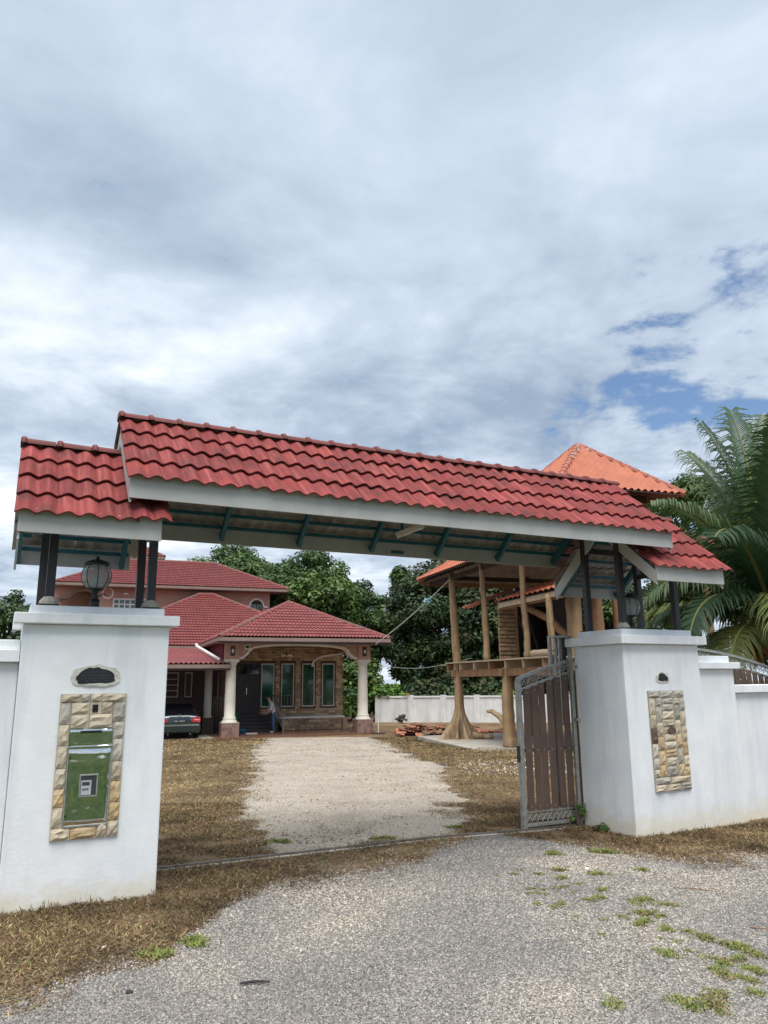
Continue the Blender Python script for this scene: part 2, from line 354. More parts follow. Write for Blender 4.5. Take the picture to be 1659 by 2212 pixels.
# ================================================================== ground
def vnoise(x, y, sc, seed=0.0):
    x = np.atleast_1d(x); y = np.atleast_1d(y)
    return np.array([mnoise.noise(Vector((a*sc+seed, b*sc-seed, seed*1.7))) for a, b in zip(x, y)])
def np_mesh(name, verts, faces_flat, nper, mats, cols=None, smooth=False):
    """verts (n,3), faces (m,nper)"""
    me = bpy.data.meshes.new(name); nv = len(verts); nf = len(faces_flat)
    me.vertices.add(nv); me.vertices.foreach_set('co', np.asarray(verts, np.float32).ravel())
    me.loops.add(nf*nper); me.loops.foreach_set('vertex_index', np.asarray(faces_flat, np.int32).ravel())
    me.polygons.add(nf); me.polygons.foreach_set('loop_start', np.arange(0, nf*nper, nper, dtype=np.int32))
    me.polygons.foreach_set('loop_total', np.full(nf, nper, np.int32))
    if smooth: me.polygons.foreach_set('use_smooth', np.ones(nf, bool))
    for m in mats: me.materials.append(MATS[m])
    if cols is not None:
        ca = me.color_attributes.new('col', 'FLOAT_COLOR', 'POINT')
        c4 = np.ones((nv, 4), np.float32); c4[:, :3] = cols; ca.data.foreach_set('color', c4.ravel())
    me.update(calc_edges=True); return me
def link(name, me, parent=None):
    o = bpy.data.objects.new(name, me); COL.objects.link(o)
    if parent is not None: o.parent = parent
    return o
def grid_sheet(name, xs, ys, zf, matname):
    X, Y = np.meshgrid(xs, ys); Z = zf(X, Y); nx, ny = len(xs), len(ys)
    v = np.stack([X.ravel(), Y.ravel(), Z.ravel()], 1)
    i = np.arange(nx-1)[None, :] + np.arange(ny-1)[:, None]*nx
    f = np.stack([i, i+1, i+1+nx, i+nx], -1).reshape(-1, 4)
    o = link(name, np_mesh(name, v, f, 4, [matname], smooth=True)); o['kind'] = 'structure'; return o
def lay_strip(name, us, edge0, edge1, nv, swap, lift, matname):
    """sheet between two edge functions, laid `lift` above the ground"""
    us = np.asarray(us); a = edge0(us); b = edge1(us); k = np.linspace(0, 1, nv)
    W = a[:, None]*(1-k) + b[:, None]*k; U = np.repeat(us[:, None], nv, 1)
    X, Y = (W, U) if swap else (U, W)
    v = np.stack([X.ravel(), Y.ravel(), (gz(X, Y)+lift).ravel()], 1); n = len(us)
    i = np.arange(nv-1)[None, :] + np.arange(n-1)[:, None]*nv
    f = np.stack([i, i+1, i+1+nv, i+nv], -1).reshape(-1, 4)
    if not swap: f = f[:, ::-1]
    o = link(name, np_mesh(name, v, f, 4, [matname], smooth=True)); o['kind'] = 'structure'; return o

def ground_mat(name, cols, scale, fine, finecols, bump, vor=None, extra=None):
    m = bpy.data.materials.new(name); m.use_nodes = True; nt = m.node_tree; b = nt.nodes['Principled BSDF']
    b.inputs['Roughness'].default_value = 0.95; b.inputs['Specular IOR Level'].default_value = 0.15
    g = N(nt, 'ShaderNodeNewGeometry'); vec = g.outputs['Position']
    c = ramp(nt, noise_n(nt, vec, scale, 7, 0.62, 0.4), cols)
    fn = noise_n(nt, vec, fine, 6, 0.7)
    c = mixc(nt, 1.0, c, ramp(nt, fn, finecols), 'MULTIPLY')
    h = fn
    if vor:
        v = N(nt, 'ShaderNodeTexVoronoi'); v.inputs['Scale'].default_value = vor[0]; L(nt, vec, v.inputs['Vector'])
        sp = N(nt, 'ShaderNodeSeparateColor'); L(nt, v.outputs['Color'], sp.inputs[0])
        c = mixc(nt, 1.0, c, ramp(nt, sp.outputs[0], vor[1]), 'MULTIPLY'); h = math_node(nt, 'SUBTRACT', fn, v.outputs['Distance'])
    if extra:
        e = ramp(nt, noise_n(nt, vec, extra[0], 6, 0.6, 0.5), [(extra[1], (0, 0, 0)), (extra[1]+0.12, (extra[3],)*3)])
        c = mixc(nt, e, c, extra[2])
    L(nt, c, b.inputs['Base Color'])
    bn = N(nt, 'ShaderNodeBump'); bn.inputs['Strength'].default_value = bump; bn.inputs['Distance'].default_value = 0.02
    L(nt, h, bn.inputs['Height']); L(nt, bn.outputs[0], b.inputs['Normal']); MATS[name] = m
ground_mat('dry_lawn', [(0.25, (0.10, 0.064, 0.038)), (0.45, (0.165, 0.108, 0.062)), (0.62, (0.245, 0.172, 0.102)), (0.8, (0.19, 0.155, 0.082))], 0.9, 22,
           [(0.25, (0.55, 0.55, 0.55)), (0.7, (1.2, 1.2, 1.2))], 0.8, extra=(0.9, 0.60, (0.17, 0.17, 0.055), 0.6))
ground_mat('pale_gravel', [(0.25, (0.28, 0.245, 0.205)), (0.5, (0.385, 0.345, 0.295)), (0.75, (0.47, 0.43, 0.375))], 0.8, 30,
           [(0.3, (0.70, 0.69, 0.67)), (0.7, (1.12, 1.12, 1.12))], 0.5, vor=(75, [(0.0, (0.72, 0.70, 0.67)), (0.5, (1, 1, 1)), (1.0, (1.22, 1.2, 1.17))]), extra=(1.6, 0.66, (0.21, 0.14, 0.085), 0.55))
ground_mat('grey_gravel', [(0.25, (0.16, 0.152, 0.145)), (0.5, (0.215, 0.203, 0.19)), (0.75, (0.27, 0.252, 0.23))], 1.1, 45,
           [(0.3, (0.65, 0.65, 0.65)), (0.7, (1.15, 1.15, 1.15))], 0.6, vor=(70, [(0.0, (0.45, 0.45, 0.46)), (0.5, (0.9, 0.9, 0.9)), (1.0, (1.5, 1.47, 1.42))]))
ground_mat('green_verge', [(0.34, (0.006, 0.018, 0.005)), (0.46, (0.022, 0.048, 0.010)), (0.56, (0.045, 0.070, 0.014)), (0.68, (0.16, 0.15, 0.03))], 0.55, 18,
           [(0.25, (0.5, 0.5, 0.5)), (0.7, (1.3, 1.3, 1.3))], 0.9)

xs = np.unique(np.concatenate([np.linspace(-400, -30, 12), np.linspace(-30, 30, 61), np.linspace(-6, 9, 61), np.linspace(30, 400, 12)]))
ys = np.unique(np.concatenate([np.linspace(-300, -20, 8), np.linspace(-20, 4, 13), np.linspace(4, 14, 41), np.linspace(14, 40, 27), np.linspace(40, 60, 6), np.linspace(60, 700, 12)]))
grid_sheet('ground', xs, ys, gz, 'dry_lawn')

DL = np.array([(8.2, -0.6), (8.8, -1.24), (9.9, -1.56), (10.85, -1.97), (12.8, -2.33), (15.6, -2.63), (18.7, -3.13), (25.6, -4.43), (31.4, -4.9), (33.5, -5.2)])
DR = np.array([(8.2, 0.0), (9.2, 0.7), (9.8, 0.9), (11, 1.11), (13.1, 1.18), (16.1, 1.18), (18.9, 1.38), (21, 0.81), (27.5, 0.26), (32.4, -0.46), (33.5, -0.6)])
FT = np.array([(-9, 2.6), (-4, 4.1), (-2.21, 4.81), (-1.95, 5.13), (-1.56, 5.43), (-1.42, 6.2), (-1.3, 6.8), (-1.0, 7.48), (-0.16, 7.79), (0.3, 8.25), (0.7, 9.1), (1.1, 9.72), (1.6, 9.78), (2.0, 9.35), (2.35, 8.75), (2.7, 8.35), (3.07, 8.13), (3.86, 8.24), (6, 9.0), (10, 10.6), (16, 13)])
def xl(y, amp=0.26): return np.interp(y, DL[:, 0], DL[:, 1]) + amp*vnoise(y, y*0, 1.7, 3.0) + amp*0.6*vnoise(y, y*0, 5.0, 8.0)
def xr(y, amp=0.26): return np.minimum(np.interp(y, DR[:, 0], DR[:, 1]) + amp*vnoise(y, y*0, 1.6, 13.0) + amp*0.6*vnoise(y, y*0, 5.0, 18.0), -2.02+((y-7.14)*.8965-.99)/.443)
def ytop(x, amp=0.20): return np.interp(x, FT[:, 0], FT[:, 1]) + amp*vnoise(x, x*0, 2.2, 23.0) + amp*0.6*vnoise(x, x*0, 7.0, 28.0)
lay_strip('driveway', np.linspace(8.72, 33.4, 160), xl, xr, 12, True, 0.006, 'pale_gravel')
lay_strip('forecourt', np.linspace(-9, 16, 300), lambda x: x*0+3.2, ytop, 24, False, 0.005, 'grey_gravel')
lay_strip('grass_verge', np.linspace(-60, 60, 60), lambda x: x*0-60, lambda x: 3.7+0.2*vnoise(x, x*0, 0.8, 2.0), 20, False, 0.010, 'green_verge')

# ---- loose stones of the forecourt
def pebbles(name, pts, size, palette, label, mott=False):
    n = len(pts); base = np.array([(1,0,-.25),(0,1,-.25),(-1,0,-.25),(0,-1,-.25),(0,0,1)], float)
    fc = np.array([(0,1,4),(1,2,4),(2,3,4),(3,0,4)])
    v = base[None] * (0.75 + 0.5*rng.random((n, 5, 1)))
    sc = size[:, None, None] * np.stack([0.8+0.6*rng.random(n), 0.7+0.5*rng.random(n), 0.40+0.35*rng.random(n)], 1)[:, None, :]
    v = v*sc + (rng.random((n, 5, 3))-0.5)*size[:, None, None]*0.5
    th = rng.random(n)*6.283; c, s = np.cos(th)[:, None], np.sin(th)[:, None]
    x = v[:, :, 0]*c - v[:, :, 1]*s; y = v[:, :, 0]*s + v[:, :, 1]*c
    v = np.stack([x, y, v[:, :, 2]], 2); v += pts[:, None, :]
    pal = np.array(palette); ci = pal[rng.integers(0, len(pal), n)] * (0.75+0.5*rng.random((n, 1)))
    if mott: k_ = vnoise(pts[:, 0], pts[:, 1], 0.85, 61.0)+0.6*vnoise(pts[:, 0], pts[:, 1], 2.3, 71.0); ci = (ci*0.64+0.082)*(0.90+0.27*k_[:, None])*np.array([1.04, 1.0, .95])*(1+np.clip(k_, -.3, .6)[:, None]*np.array([.10, .04, -.06]))
    f = (np.arange(n)[:, None, None]*5 + fc[None]).reshape(-1, 3)
    o = link(name, np_mesh(name, v.reshape(-1, 3), f, 3, ['pebble'], np.repeat(ci, 5, 0)))
    o['kind'] = 'stuff'; o['label'] = label; o['category'] = 'gravel'; return o
GREYS = [(0.12,0.118,0.115),(0.17,0.165,0.16),(0.22,0.212,0.204),(0.28,0.268,0.253),(0.34,0.322,0.298),(0.40,0.376,0.342),(0.47,0.442,0.40),(0.56,0.53,0.485),(0.31,0.255,0.205),(0.09,0.087,0.09)]
def scatter(n, x0, x1, y0, y1): return np.stack([x0+(x1-x0)*rng.random(n), y0+(y1-y0)*rng.random(n)], 1)
n0 = 210000; y = 4.2 + 5.2*rng.random(n0)**1.45; p = np.stack([(-0.47*y-0.35) + (0.97*y+0.7)*rng.random(n0), y], 1)
edge = np.interp(p[:, 0], np.linspace(-5, 6, 400), ytop(np.linspace(-5, 6, 400)))
d = edge - p[:, 1]; keep = (d > 0) | (rng.random(n0) < 0.85*np.exp(np.minimum(d, 0)/0.28)); p = p[keep]
sz = 0.0035 + 0.0048*rng.random(len(p))**1.6 + 0.0008*(p[:, 1]-4); big = rng.random(len(p)) < 0.012; sz[big] *= 1.7
pebbles('forecourt_gravel', np.stack([p[:, 0], p[:, 1], gz(p[:, 0], p[:, 1])+0.007], 1), sz, GREYS, 'loose grey stone chippings covering the forecourt in front of the gate', True)
n1 = 34000; y = 8.9 + 22*rng.random(n1)**2.0
lo = np.interp(y, np.linspace(8, 33, 500), xl(np.linspace(8, 33, 500))); hi = np.interp(y, np.linspace(8, 33, 500), xr(np.linspace(8, 33, 500)))
x = lo-0.25 + (hi-lo+0.45)*rng.random(n1); ok = ((x+2.02)*GATE.T.x+(y-7.14)*GATE.T.y) > 1.02; x = x[ok]; y = y[ok]; n1 = len(x)
PALE = [(0.48,0.432,0.37),(0.43,0.385,0.33),(0.31,0.272,0.228),(0.46,0.42,0.365),(0.26,0.22,0.18),(0.17,0.13,0.095)]
pebbles('driveway_gravel', np.stack([x, y, gz(x, y)+0.008], 1), 0.003+0.0035*rng.random(n1)+0.0004*(y-8), PALE, 'pale crushed stone on the driveway up to the house')
n2 = 520; y = 16.5+4.0*rng.random(n2); x = 1.6+2.9*rng.random(n2)**.7     # white chippings by the concrete slab
pebbles('white_chippings', np.stack([x, y, gz(x, y)+0.01], 1), 0.012+0.018*rng.random(n2), [(0.60,0.60,0.56),(0.46,0.46,0.42),(0.36,0.35,0.31)], 'scatter of white stone chippings on the lawn before the concrete slab')

# ---- dry mown grass
def blades(name, pts, length, width, flat, palette, label, cat='grass', parent=None):
    n = len(pts); th = rng.random(n)*6.283; el = flat[0] + (flat[1]-flat[0])*rng.random(n)
    dx = np.cos(th)*np.cos(el); dy = np.sin(th)*np.cos(el); dz = np.sin(el)
    D = np.stack([dx, dy, dz], 1); Sd = np.stack([-np.sin(th), np.cos(th), 0*th], 1)
    mid = pts + D*(length*0.55)[:, None]; bend = (rng.random((n, 3))-0.5)*(length*0.5)[:, None]; bend[:, 2] = -np.abs(bend[:, 2])*0.6
    tip = pts + D*length[:, None] + bend; tip[:, 2] = np.maximum(tip[:, 2], pts[:, 2]+0.002)
    w = width[:, None]
    v = np.stack([pts, mid+Sd*w*1.2, tip, mid-Sd*w*1.2], 1)
    fq = np.array([(0,1,2,4)]); ft = np.array([(4,2,3)])
    tri = np.array([(0,1,3),(3,1,2)])
    f = (np.arange(n)[:, None, None]*4 + tri[None]).reshape(-1, 3)
    pal = np.array(palette); c = pal[rng.integers(0, len(pal), n)]*(0.7+0.6*rng.random((n, 1)))
    if n > 5000: kk = vnoise(pts[:, 0], pts[:, 1], 1.3, 51.0)+.5*vnoise(pts[:, 0], pts[:, 1], 4.0, 55.0); c = c*(1.0+0.70*kk[:, None])
    o = link(name, np_mesh(name, v.reshape(-1, 3), f, 3, ['straw'], np.repeat(c, 4, 0)), parent)
    if parent is None: o['kind'] = 'stuff'; o['label'] = label; o['category'] = cat
    return o
STRAW = [(0.31,0.215,0.110),(0.24,0.158,0.080),(0.18,0.112,0.058),(0.12,0.072,0.040),(0.075,0.046,0.029),(0.42,0.31,0.17),(0.20,0.135,0.070),(0.14,0.085,0.046)]
STRAW = [(a*.84, b*.84, c*.87) for a, b, c in STRAW]
STRAW_G = STRAW + STRAW + [(0.19,0.19,0.065),(0.15,0.165,0.055)]
def ge(p, a, b): return gz(p[:, 0], p[:, 1])
def in_gate(p):
    s = (p[:, 0]+2.02)*GATE.S.x + (p[:, 1]-7.14)*GATE.S.y; t = (p[:, 0]+2.02)*GATE.T.x + (p[:, 1]-7.14)*GATE.T.y
    return s, t
def near_grass(p, soft=0.45):
    e = np.interp(p[:, 0], np.linspace(-6, 8, 500), ytop(np.linspace(-6, 8, 500)))
    lo = np.interp(p[:, 1], np.linspace(8, 33, 500), xl(np.linspace(8, 33, 500))); hi = np.interp(p[:, 1], np.linspace(8, 33, 500), xr(np.linspace(8, 33, 500)))
    s, t = in_gate(p)
    d = p[:, 1]-e; k = rng.random(len(p)) < np.clip((d+.22)/.62+.55*vnoise(p[:, 0], p[:, 1], 2.6, 95.0)+.25*vnoise(p[:, 0], p[:, 1], 7.0, 97.0), .004, 1)*np.clip(1.6+d*1.5, .004, 1)
    drive = (p[:, 0] > lo) & (p[:, 0] < hi) & (t > 0.95)
    dd = np.minimum(p[:, 0]-lo, hi-p[:, 0]); cl = vnoise(p[:, 0], p[:, 1], 1.8, 91.0)
    k &= ~(drive & (rng.random(len(p)) > 0.01+np.clip(.55-dd/.55+.9*cl, 0, 1)*(dd < .9)+0.12*(cl > 0.42)))
    pil = (t > -0.0) & (t < 0.93) & (((s > -1.3) & (s < 0.0)) | (s > 5.55) | (s < -1.2))
    k &= ~pil
    pale = (s > 0.9) & (s < 4.2) & (t > 0.15) & (t < 0.93)
    k &= ~(pale & (rng.random(len(p)) > 0.55))
    return p[k]
p = scatter(760000, -4.2, 6.5, 4.3, 12.5); p = p[np.abs(p[:, 0]) < 0.53*p[:, 1]+0.3]
clump = vnoise(p[:, 0], p[:, 1], 2.2, 41.0); p = p[rng.random(len(p)) < np.clip(0.62+1.1*clump, 0.12, 1)]
p = near_grass(p); n = len(p)
blades('dry_grass', np.stack([p[:, 0], p[:, 1], gz(p[:, 0], p[:, 1])+0.004], 1), 0.03+0.06*rng.random(n), 0.0012+0.0016*rng.random(n)+0.00014*p[:, 1], (0.0, 0.6), STRAW_G, 'brown dried mown grass around the foot of the gate pillars')
p = scatter(230000, -9, 8, 11.5, 33); p = p[np.abs(p[:, 0]) < 0.40*p[:, 1]]; p = near_grass(p); n = len(p)
far = (p[:, 1]-11)/22
blades('lawn_straw', np.stack([p[:, 0], p[:, 1], gz(p[:, 0], p[:, 1])+0.004], 1), 0.05+0.08*rng.random(n), 0.003+0.0075*far+0.002*rng.random(n), (0.0, 0.55), [tuple(1.12*v for v in q) for q in STRAW_G]+[(0.19,0.19,0.06)], 'patchy brown lawn beside the driveway inside the gate')
# longer stalks along the foot of the white walls
pts = []
for a, b in ((-1.9, 0.06), (5.5, 9.5)):
    for _ in range(520):
        s = a+(b-a)*random.random(); t = -0.01-0.14*random.random()**2;
        if mnoise.noise(Vector((s*2.1, 3.0, 0))) < -.05 and random.random() < .85: continue
        q = GATE.w(s, t, 0); pts.append((q.x, q.y, gzf(q.x, q.y)))
pts = np.array(pts); n = len(pts)
blades('wall_foot_grass', pts, 0.03+0.10*rng.random(n)**3, 0.002+0.0016*rng.random(n), (0.5, 1.45), STRAW, 'thin dry stalks along the foot of the white gate walls')
# ================================================================== gate pillars and walls
def stone(parent, x0, x1, z0, z1, y, matname, depth=0.03, nx=4, nz=4, name='stone'):
    """split-face stone standing proud of the plane y (towards -y)"""
    g = 0.0025; x0 += g; x1 -= g; z0 += g; z1 -= g
    mb = MB(); vs = []
    for j in range(nz+1):
        for i in range(nx+1):
            e = i in (0, nx) or j in (0, nz)
            fx = x0+(x1-x0)*i/nx; fz = z0+(z1-z0)*j/nz
            d = (0.30 if e else 0.55+0.6*random.random())*depth
            if not e: fx += (random.random()-0.5)*(x1-x0)/nx*0.5; fz += (random.random()-0.5)*(z1-z0)/nz*0.5
            vs.append((fx, y-d, fz))
    fs = [(j*(nx+1)+i, j*(nx+1)+i+1, (j+1)*(nx+1)+i+1, (j+1)*(nx+1)+i) for j in range(nz) for i in range(nx)]
    o = len(vs); vs += [(x0, y+0.004, z0), (x1, y+0.004, z0), (x1, y+0.004, z1), (x0, y+0.004, z1)]
    ring = [list(range(nx+1)), [j*(nx+1)+nx for j in range(nz+1)], [nz*(nx+1)+i for i in range(nx, -1, -1)], [j*(nx+1) for j in range(nz, -1, -1)]]
    for k, r in enumerate(ring):
        fs.append(tuple(r[::-1]) + (o+k, o+(k+1) % 4))
    mb.add(vs, fs); return mb.build(name, matname, parent)
def ragged(cx, cz, w, h, n=26, arch=0.0, seed=0):
    rr = random.Random(seed); pts = []
    for i in range(n):
        th = 2*math.pi*i/n; c, s = math.cos(th), math.sin(th)
        e = 1/max(abs(c), abs(s)*1.0)**0.75
        x = cx + w/2*c*min(e, 1.35); z = cz + h/2*s*min(e, 1.25)
        if z > cz: z += arch*(1-((x-cx)/(w/2))**2)
        pts.append((x+(rr.random()-0.5)*0.022, z+(rr.random()-0.5)*0.016))
    return pts
def pillar(s0, s1, d, zb, z_wall, z_slab, z_top, ov, label, tname):
    P = GATE.thing('gate_pillar', label, 'pillar', (s0+s1)/2, d/2, 0, 'white pillars of the driveway gate')
    # body with a slightly uneven plastered face
    MB().box(s0, s1, 0, d, zb, z_wall).build('body', 'plaster', P, bevel=0.012)
    MB().box(s0-ov, s1+ov, -ov, d+ov, z_wall+0.001, z_slab).build('cap_slab', 'plaster', P, bevel=0.008)
    MB().box(s0+0.045, s1-0.045, 0.045, d-0.045, z_slab+0.001, z_top).build('cap_top', 'plaster', P, bevel=0.008)
    return P
PL = pillar(-1.245, 0.0, 0.92, -0.12, 2.318, 2.412, 2.487, 0.078, 'wide white gate pillar with the steel mailbox set in cream stone', 'left')
PR = pillar(5.57, 6.885, 0.92, -0.18, 2.235, 2.345, 2.43, 0.085, 'wide white gate pillar with a plain cream stone panel and no mailbox', 'right')

# --- left stone surround and mailbox
pan = MB().box(-0.895, -0.35, -0.012, 0.02, 0.52, 1.717).build('stone_panel', 'grout', PL)
LS = [(-.895,-.73,1.645,1.717),(-.73,-.652,1.645,1.717),(-.652,-.558,1.645,1.717),(-.558,-.35,1.645,1.717),
      (-.895,-.803,1.46,1.645),(-.803,-.652,1.545,1.645),(-.558,-.46,1.545,1.645),(-.46,-.35,1.475,1.645),
      (-.803,-.65,1.425,1.545),(-.65,-.46,1.425,1.545)]
zz = [1.46,1.285,1.10,0.935,0.785,0.622]
LS += [(-.895,-.806,zz[i+1],zz[i]) for i in range(5)]
zz = [1.475,1.33,1.14,0.975,0.80,0.65]
LS += [(-.444,-.35,zz[i+1],zz[i]) for i in range(5)]
LS += [(-.895,-.74,.52,.622),(-.74,-.53,.52,.622),(-.53,-.444,.52,.65),(-.444,-.35,.52,.65)]
och = {9, 11, 13, 17, 18, 21}
for i, q in enumerate(LS):
    m = 'stone_ochre' if i in (18, 19, 21, 13) else ('stone_grey' if i in (1, 4, 7, 16, 15) else 'stone_cream')
    stone(pan, *q, -0.012, m, 0.03)
MB().box(-.652,-.558,-0.022,-0.012,1.545,1.645).build('lamp_plate', 'stone_cream', pan)
MB().box(-.632,-.585,-0.030,-0.022,1.562,1.625).build('bell_button', 'black_granite', pan)
mbx = MB().box(-0.803,-0.447,-0.018,-0.012,0.624,1.424).build('mailbox', 'stainless', PL)
# upper flap and lower door as gently dished steel sheets
def dished(x0, x1, z0, z1, y, k, seed, nx=14, nz=14):
    mb = MB(); vs = []
    for j in range(nz+1):
        for i in range(nx+1):
            x = x0+(x1-x0)*i/nx; z = z0+(z1-z0)*j/nz
            e = min(i, nx-i, j, nz-j) > 0
            vs.append((x, y - (0.004+k*.5+k*mnoise.noise(Vector((x*4.0+seed, z*2.6, seed))) if e else 0), z))
    fs = [(j*(nx+1)+i, j*(nx+1)+i+1, (j+1)*(nx+1)+i+1, (j+1)*(nx+1)+i) for j in range(nz) for i in range(nx)]
    return mb.add(vs, fs)
dished(-0.798,-0.452,1.275,1.415,-0.024,0.007,3.1).build('letter_flap', 'stainless', mbx, smooth=True)
dished(-0.798,-0.452,0.632,1.255,-0.024,0.009,7.7,18,26).build('mailbox_door', 'stainless', mbx, smooth=True)
MB().box(-0.806,-0.444,-0.036,-0.014,1.255,1.275).build('flap_rail', 'stainless', mbx, bevel=0.003)
MB().box(-0.806,-0.797,-0.032,-0.014,0.622,1.255).box(-0.453,-0.444,-0.032,-0.014,0.622,1.255).box(-0.797,-0.453,-0.032,-0.014,0.622,0.632).build('door_frame', 'grey_steel', mbx)
MB().box(-0.715,-0.54,-0.040,-0.026,1.385,1.405).build('letter_slot', 'hole_dark', mbx)
w = MB(); w.box(-0.695,-0.548,-0.050,-0.026,0.862,0.872).box(-0.695,-0.548,-0.050,-0.026,1.033,1.043).box(-0.695,-0.685,-0.050,-0.026,0.872,1.033).box(-0.558,-0.548,-0.050,-0.026,0.872,1.033)
w.build('meter_window', 'grey_steel', mbx)
MB().box(-0.685,-0.558,-0.044,-0.026,0.872,1.033).build('meter_recess', 'meter_dark', mbx)
mt = MB(); mt.box(-0.680,-0.598,-0.047,-0.044,0.876,0.995).build('meter_body', 'meter_grey', mbx)
mt = MB(); mt.box(-0.672,-0.612,-0.049,-0.047,0.955,0.982)
for k in range(3): mt.box(-0.668+0.018*k,-0.656+0.018*k,-0.049,-0.047,0.915,0.930)
mt.build('meter_dial', 'meter_dark', mbx)
MB().lathe([(0.008,0),(0.008,0.006)], (0,0,0), 10).build('x', 'hole_dark') if False else None
k = MB(); k.box(-0.792,-0.780,-0.036,-0.030,0.705,0.722).box(-0.790,-0.778,-0.036,-0.030,1.175,1.19); k.build('hinge_pin', 'hole_dark', mbx)

def plaque(P, cx, cz, w, h, fw, fh, arch, seed, rows, y=-0.001):
    fr = MB(); fr.prism_xz(ragged(cx, cz, fw, fh, 30, arch, seed), y-0.010, y+0.004)
    o = fr.build('torn_paint_edge', 'torn_paint', P)
    pl = MB(); pl.prism_xz(ragged(cx, cz, w, h, 26, arch, seed+5), y-0.0135, y-0.010); pq = pl.build('name_plaque', 'black_granite', P)
    tx = MB(); rr = random.Random(seed)
    for r, (zr, a, b) in enumerate(rows):
        x = cx+a
        while x < cx+b:
            l = 0.005+rr.random()*0.006
            tx.box(x, x+l, y-0.0145, y-0.0135, zr-0.004, zr-0.004+0.0015)
            tx.box(x, x+0.0014, y-0.0146, y-0.0135, zr-0.004, zr+0.004)
            if rr.random() < 0.6: tx.box(x, x+l, y-0.0145, y-0.0135, zr+0.003, zr+0.0045)
            x += l+0.004+(0.01 if rr.random() < 0.15 else 0)
    if rows: tx.build('lettering', 'engraved', pq)
plaque(PL, -0.622, 1.856, 0.315, 0.105, 0.40, 0.150, 0.035, 2, [(1.905,-0.07,0.09),(1.878,-0.12,0.13),(1.853,-0.12,0.12),(1.83,-0.08,0.10)])
MB().prism_xz(ragged(-0.60, 1.796, 0.26, 0.022, 18, 0.0, 9), -0.016, -0.0145).build('paint_flap', 'torn_paint', PL)
# --- right panel
ZB, ZT = 0.448, 1.655; S0, S1 = 5.92, 6.525
pan = MB().box(S0, S1, -0.012, 0.02, ZB, ZT).build('stone_panel', 'grout', PR)
def cols(x0, x1, zs): return [(S0+(S1-S0)*x0, S0+(S1-S0)*x1, ZB+(ZT-ZB)*zs[i+1], ZB+(ZT-ZB)*zs[i]) for i in range(len(zs)-1)]
RS = cols(0,.31,[1,.93])+cols(.31,.70,[1,.925])+cols(.70,1,[1,.925])
RS += cols(0,.16,[.93,.76,.62,.47,.33,.22,.14])+cols(.16,.34,[.93,.84,.68,.54,.40,.26,.14])
RS += cols(.34,.68,[.925,.865,.795,.71,.635])+cols(.34,.68,[.565,.49,.41,.33,.245,.14])
RS += cols(.68,.84,[.925,.86,.70,.56,.42,.26,.14])+cols(.84,1,[.925,.79,.64,.48,.34,.23,.14])
RS += cols(0,.44,[.14,.07])+cols(.44,1,[.14,.075])+cols(0,.31,[.07,0])+cols(.31,.70,[.07,0])+cols(.70,1,[.075,0])
for i, q in enumerate(RS):
    cz = ((q[2]+q[3])/2-ZB)/(ZT-ZB); cxn = ((q[0]+q[1])/2-S0)/(S1-S0)
    r = random.random()
    m = 'stone_grey' if (cz > 0.72 and r < 0.55) or r < 0.18 else ('stone_ochre' if cz < 0.5 and r > 0.62 else 'stone_cream')
    if i == 5: m = 'stone_brown'
    stone(pan, *q, -0.012, m, 0.032)
x0, x1 = S0+(S1-S0)*.34, S0+(S1-S0)*.68; zb, zt = ZB+(ZT-ZB)*.565, ZB+(ZT-ZB)*.635
stone(pan, x0, x1, zb, zt, -0.012, 'stone_cream', 0.02)
MB().prism_xz(ragged((x0+x1)/2+.02, (zb+zt)/2, 0.13, 0.075, 14, 0, 3), -0.043, -0.036).build('broken_fixing', 'stone_brown', pan)
plaque(PR, 6.20, 1.80, 0.165, 0.060, 0.215, 0.090, 0.040, 12, [])

# --- white walls left and right of the pillars
def wall_piece(label, s0, s1, t0, t1, zb, zw, zs, zt, capL, capR, ov=0.07):
    Wl = GATE.thing('boundary_wall', label, 'wall', (s0+s1)/2, (t0+t1)/2, 0)
    MB().box(s0, s1, t0, t1, zb, zw).build('body', 'plaster', Wl, bevel=0.01)
    MB().box(s0-(ov if capL else 0), s1+(ov if capR else 0), t0-ov, t1+ov, zw+0.001, zs).build('cap_slab', 'plaster', Wl, bevel=0.008)
    if zt: MB().box(s0+(0.045 if capL else 0), s1-(0.06 if capR else 0), t0+0.0, t1-0.0, zs+0.001, zt).build('cap_top', 'plaster', Wl, bevel=0.008)
wall_piece('stepped white wall stub joined to the right gate pillar', 6.888, 7.60, 0.07, 0.80, -0.18, 1.925, 2.012, 2.10, False, True)
wall_piece('low white boundary wall running off to the right of the gate', 7.603, 18.0, 0.17, 0.36, -0.2, 1.605, 1.712, None, False, False)
wall_piece('stepped white wall stub joined to the left gate pillar', -2.25, -1.248, 0.10, 0.80, -0.12, 1.99, 2.10, 2.185, True, False)
wall_piece('low white boundary wall running off to the left of the gate', -12.0, -2.253, 0.20, 0.39, -0.12, 1.60, 1.71, None, False, False)

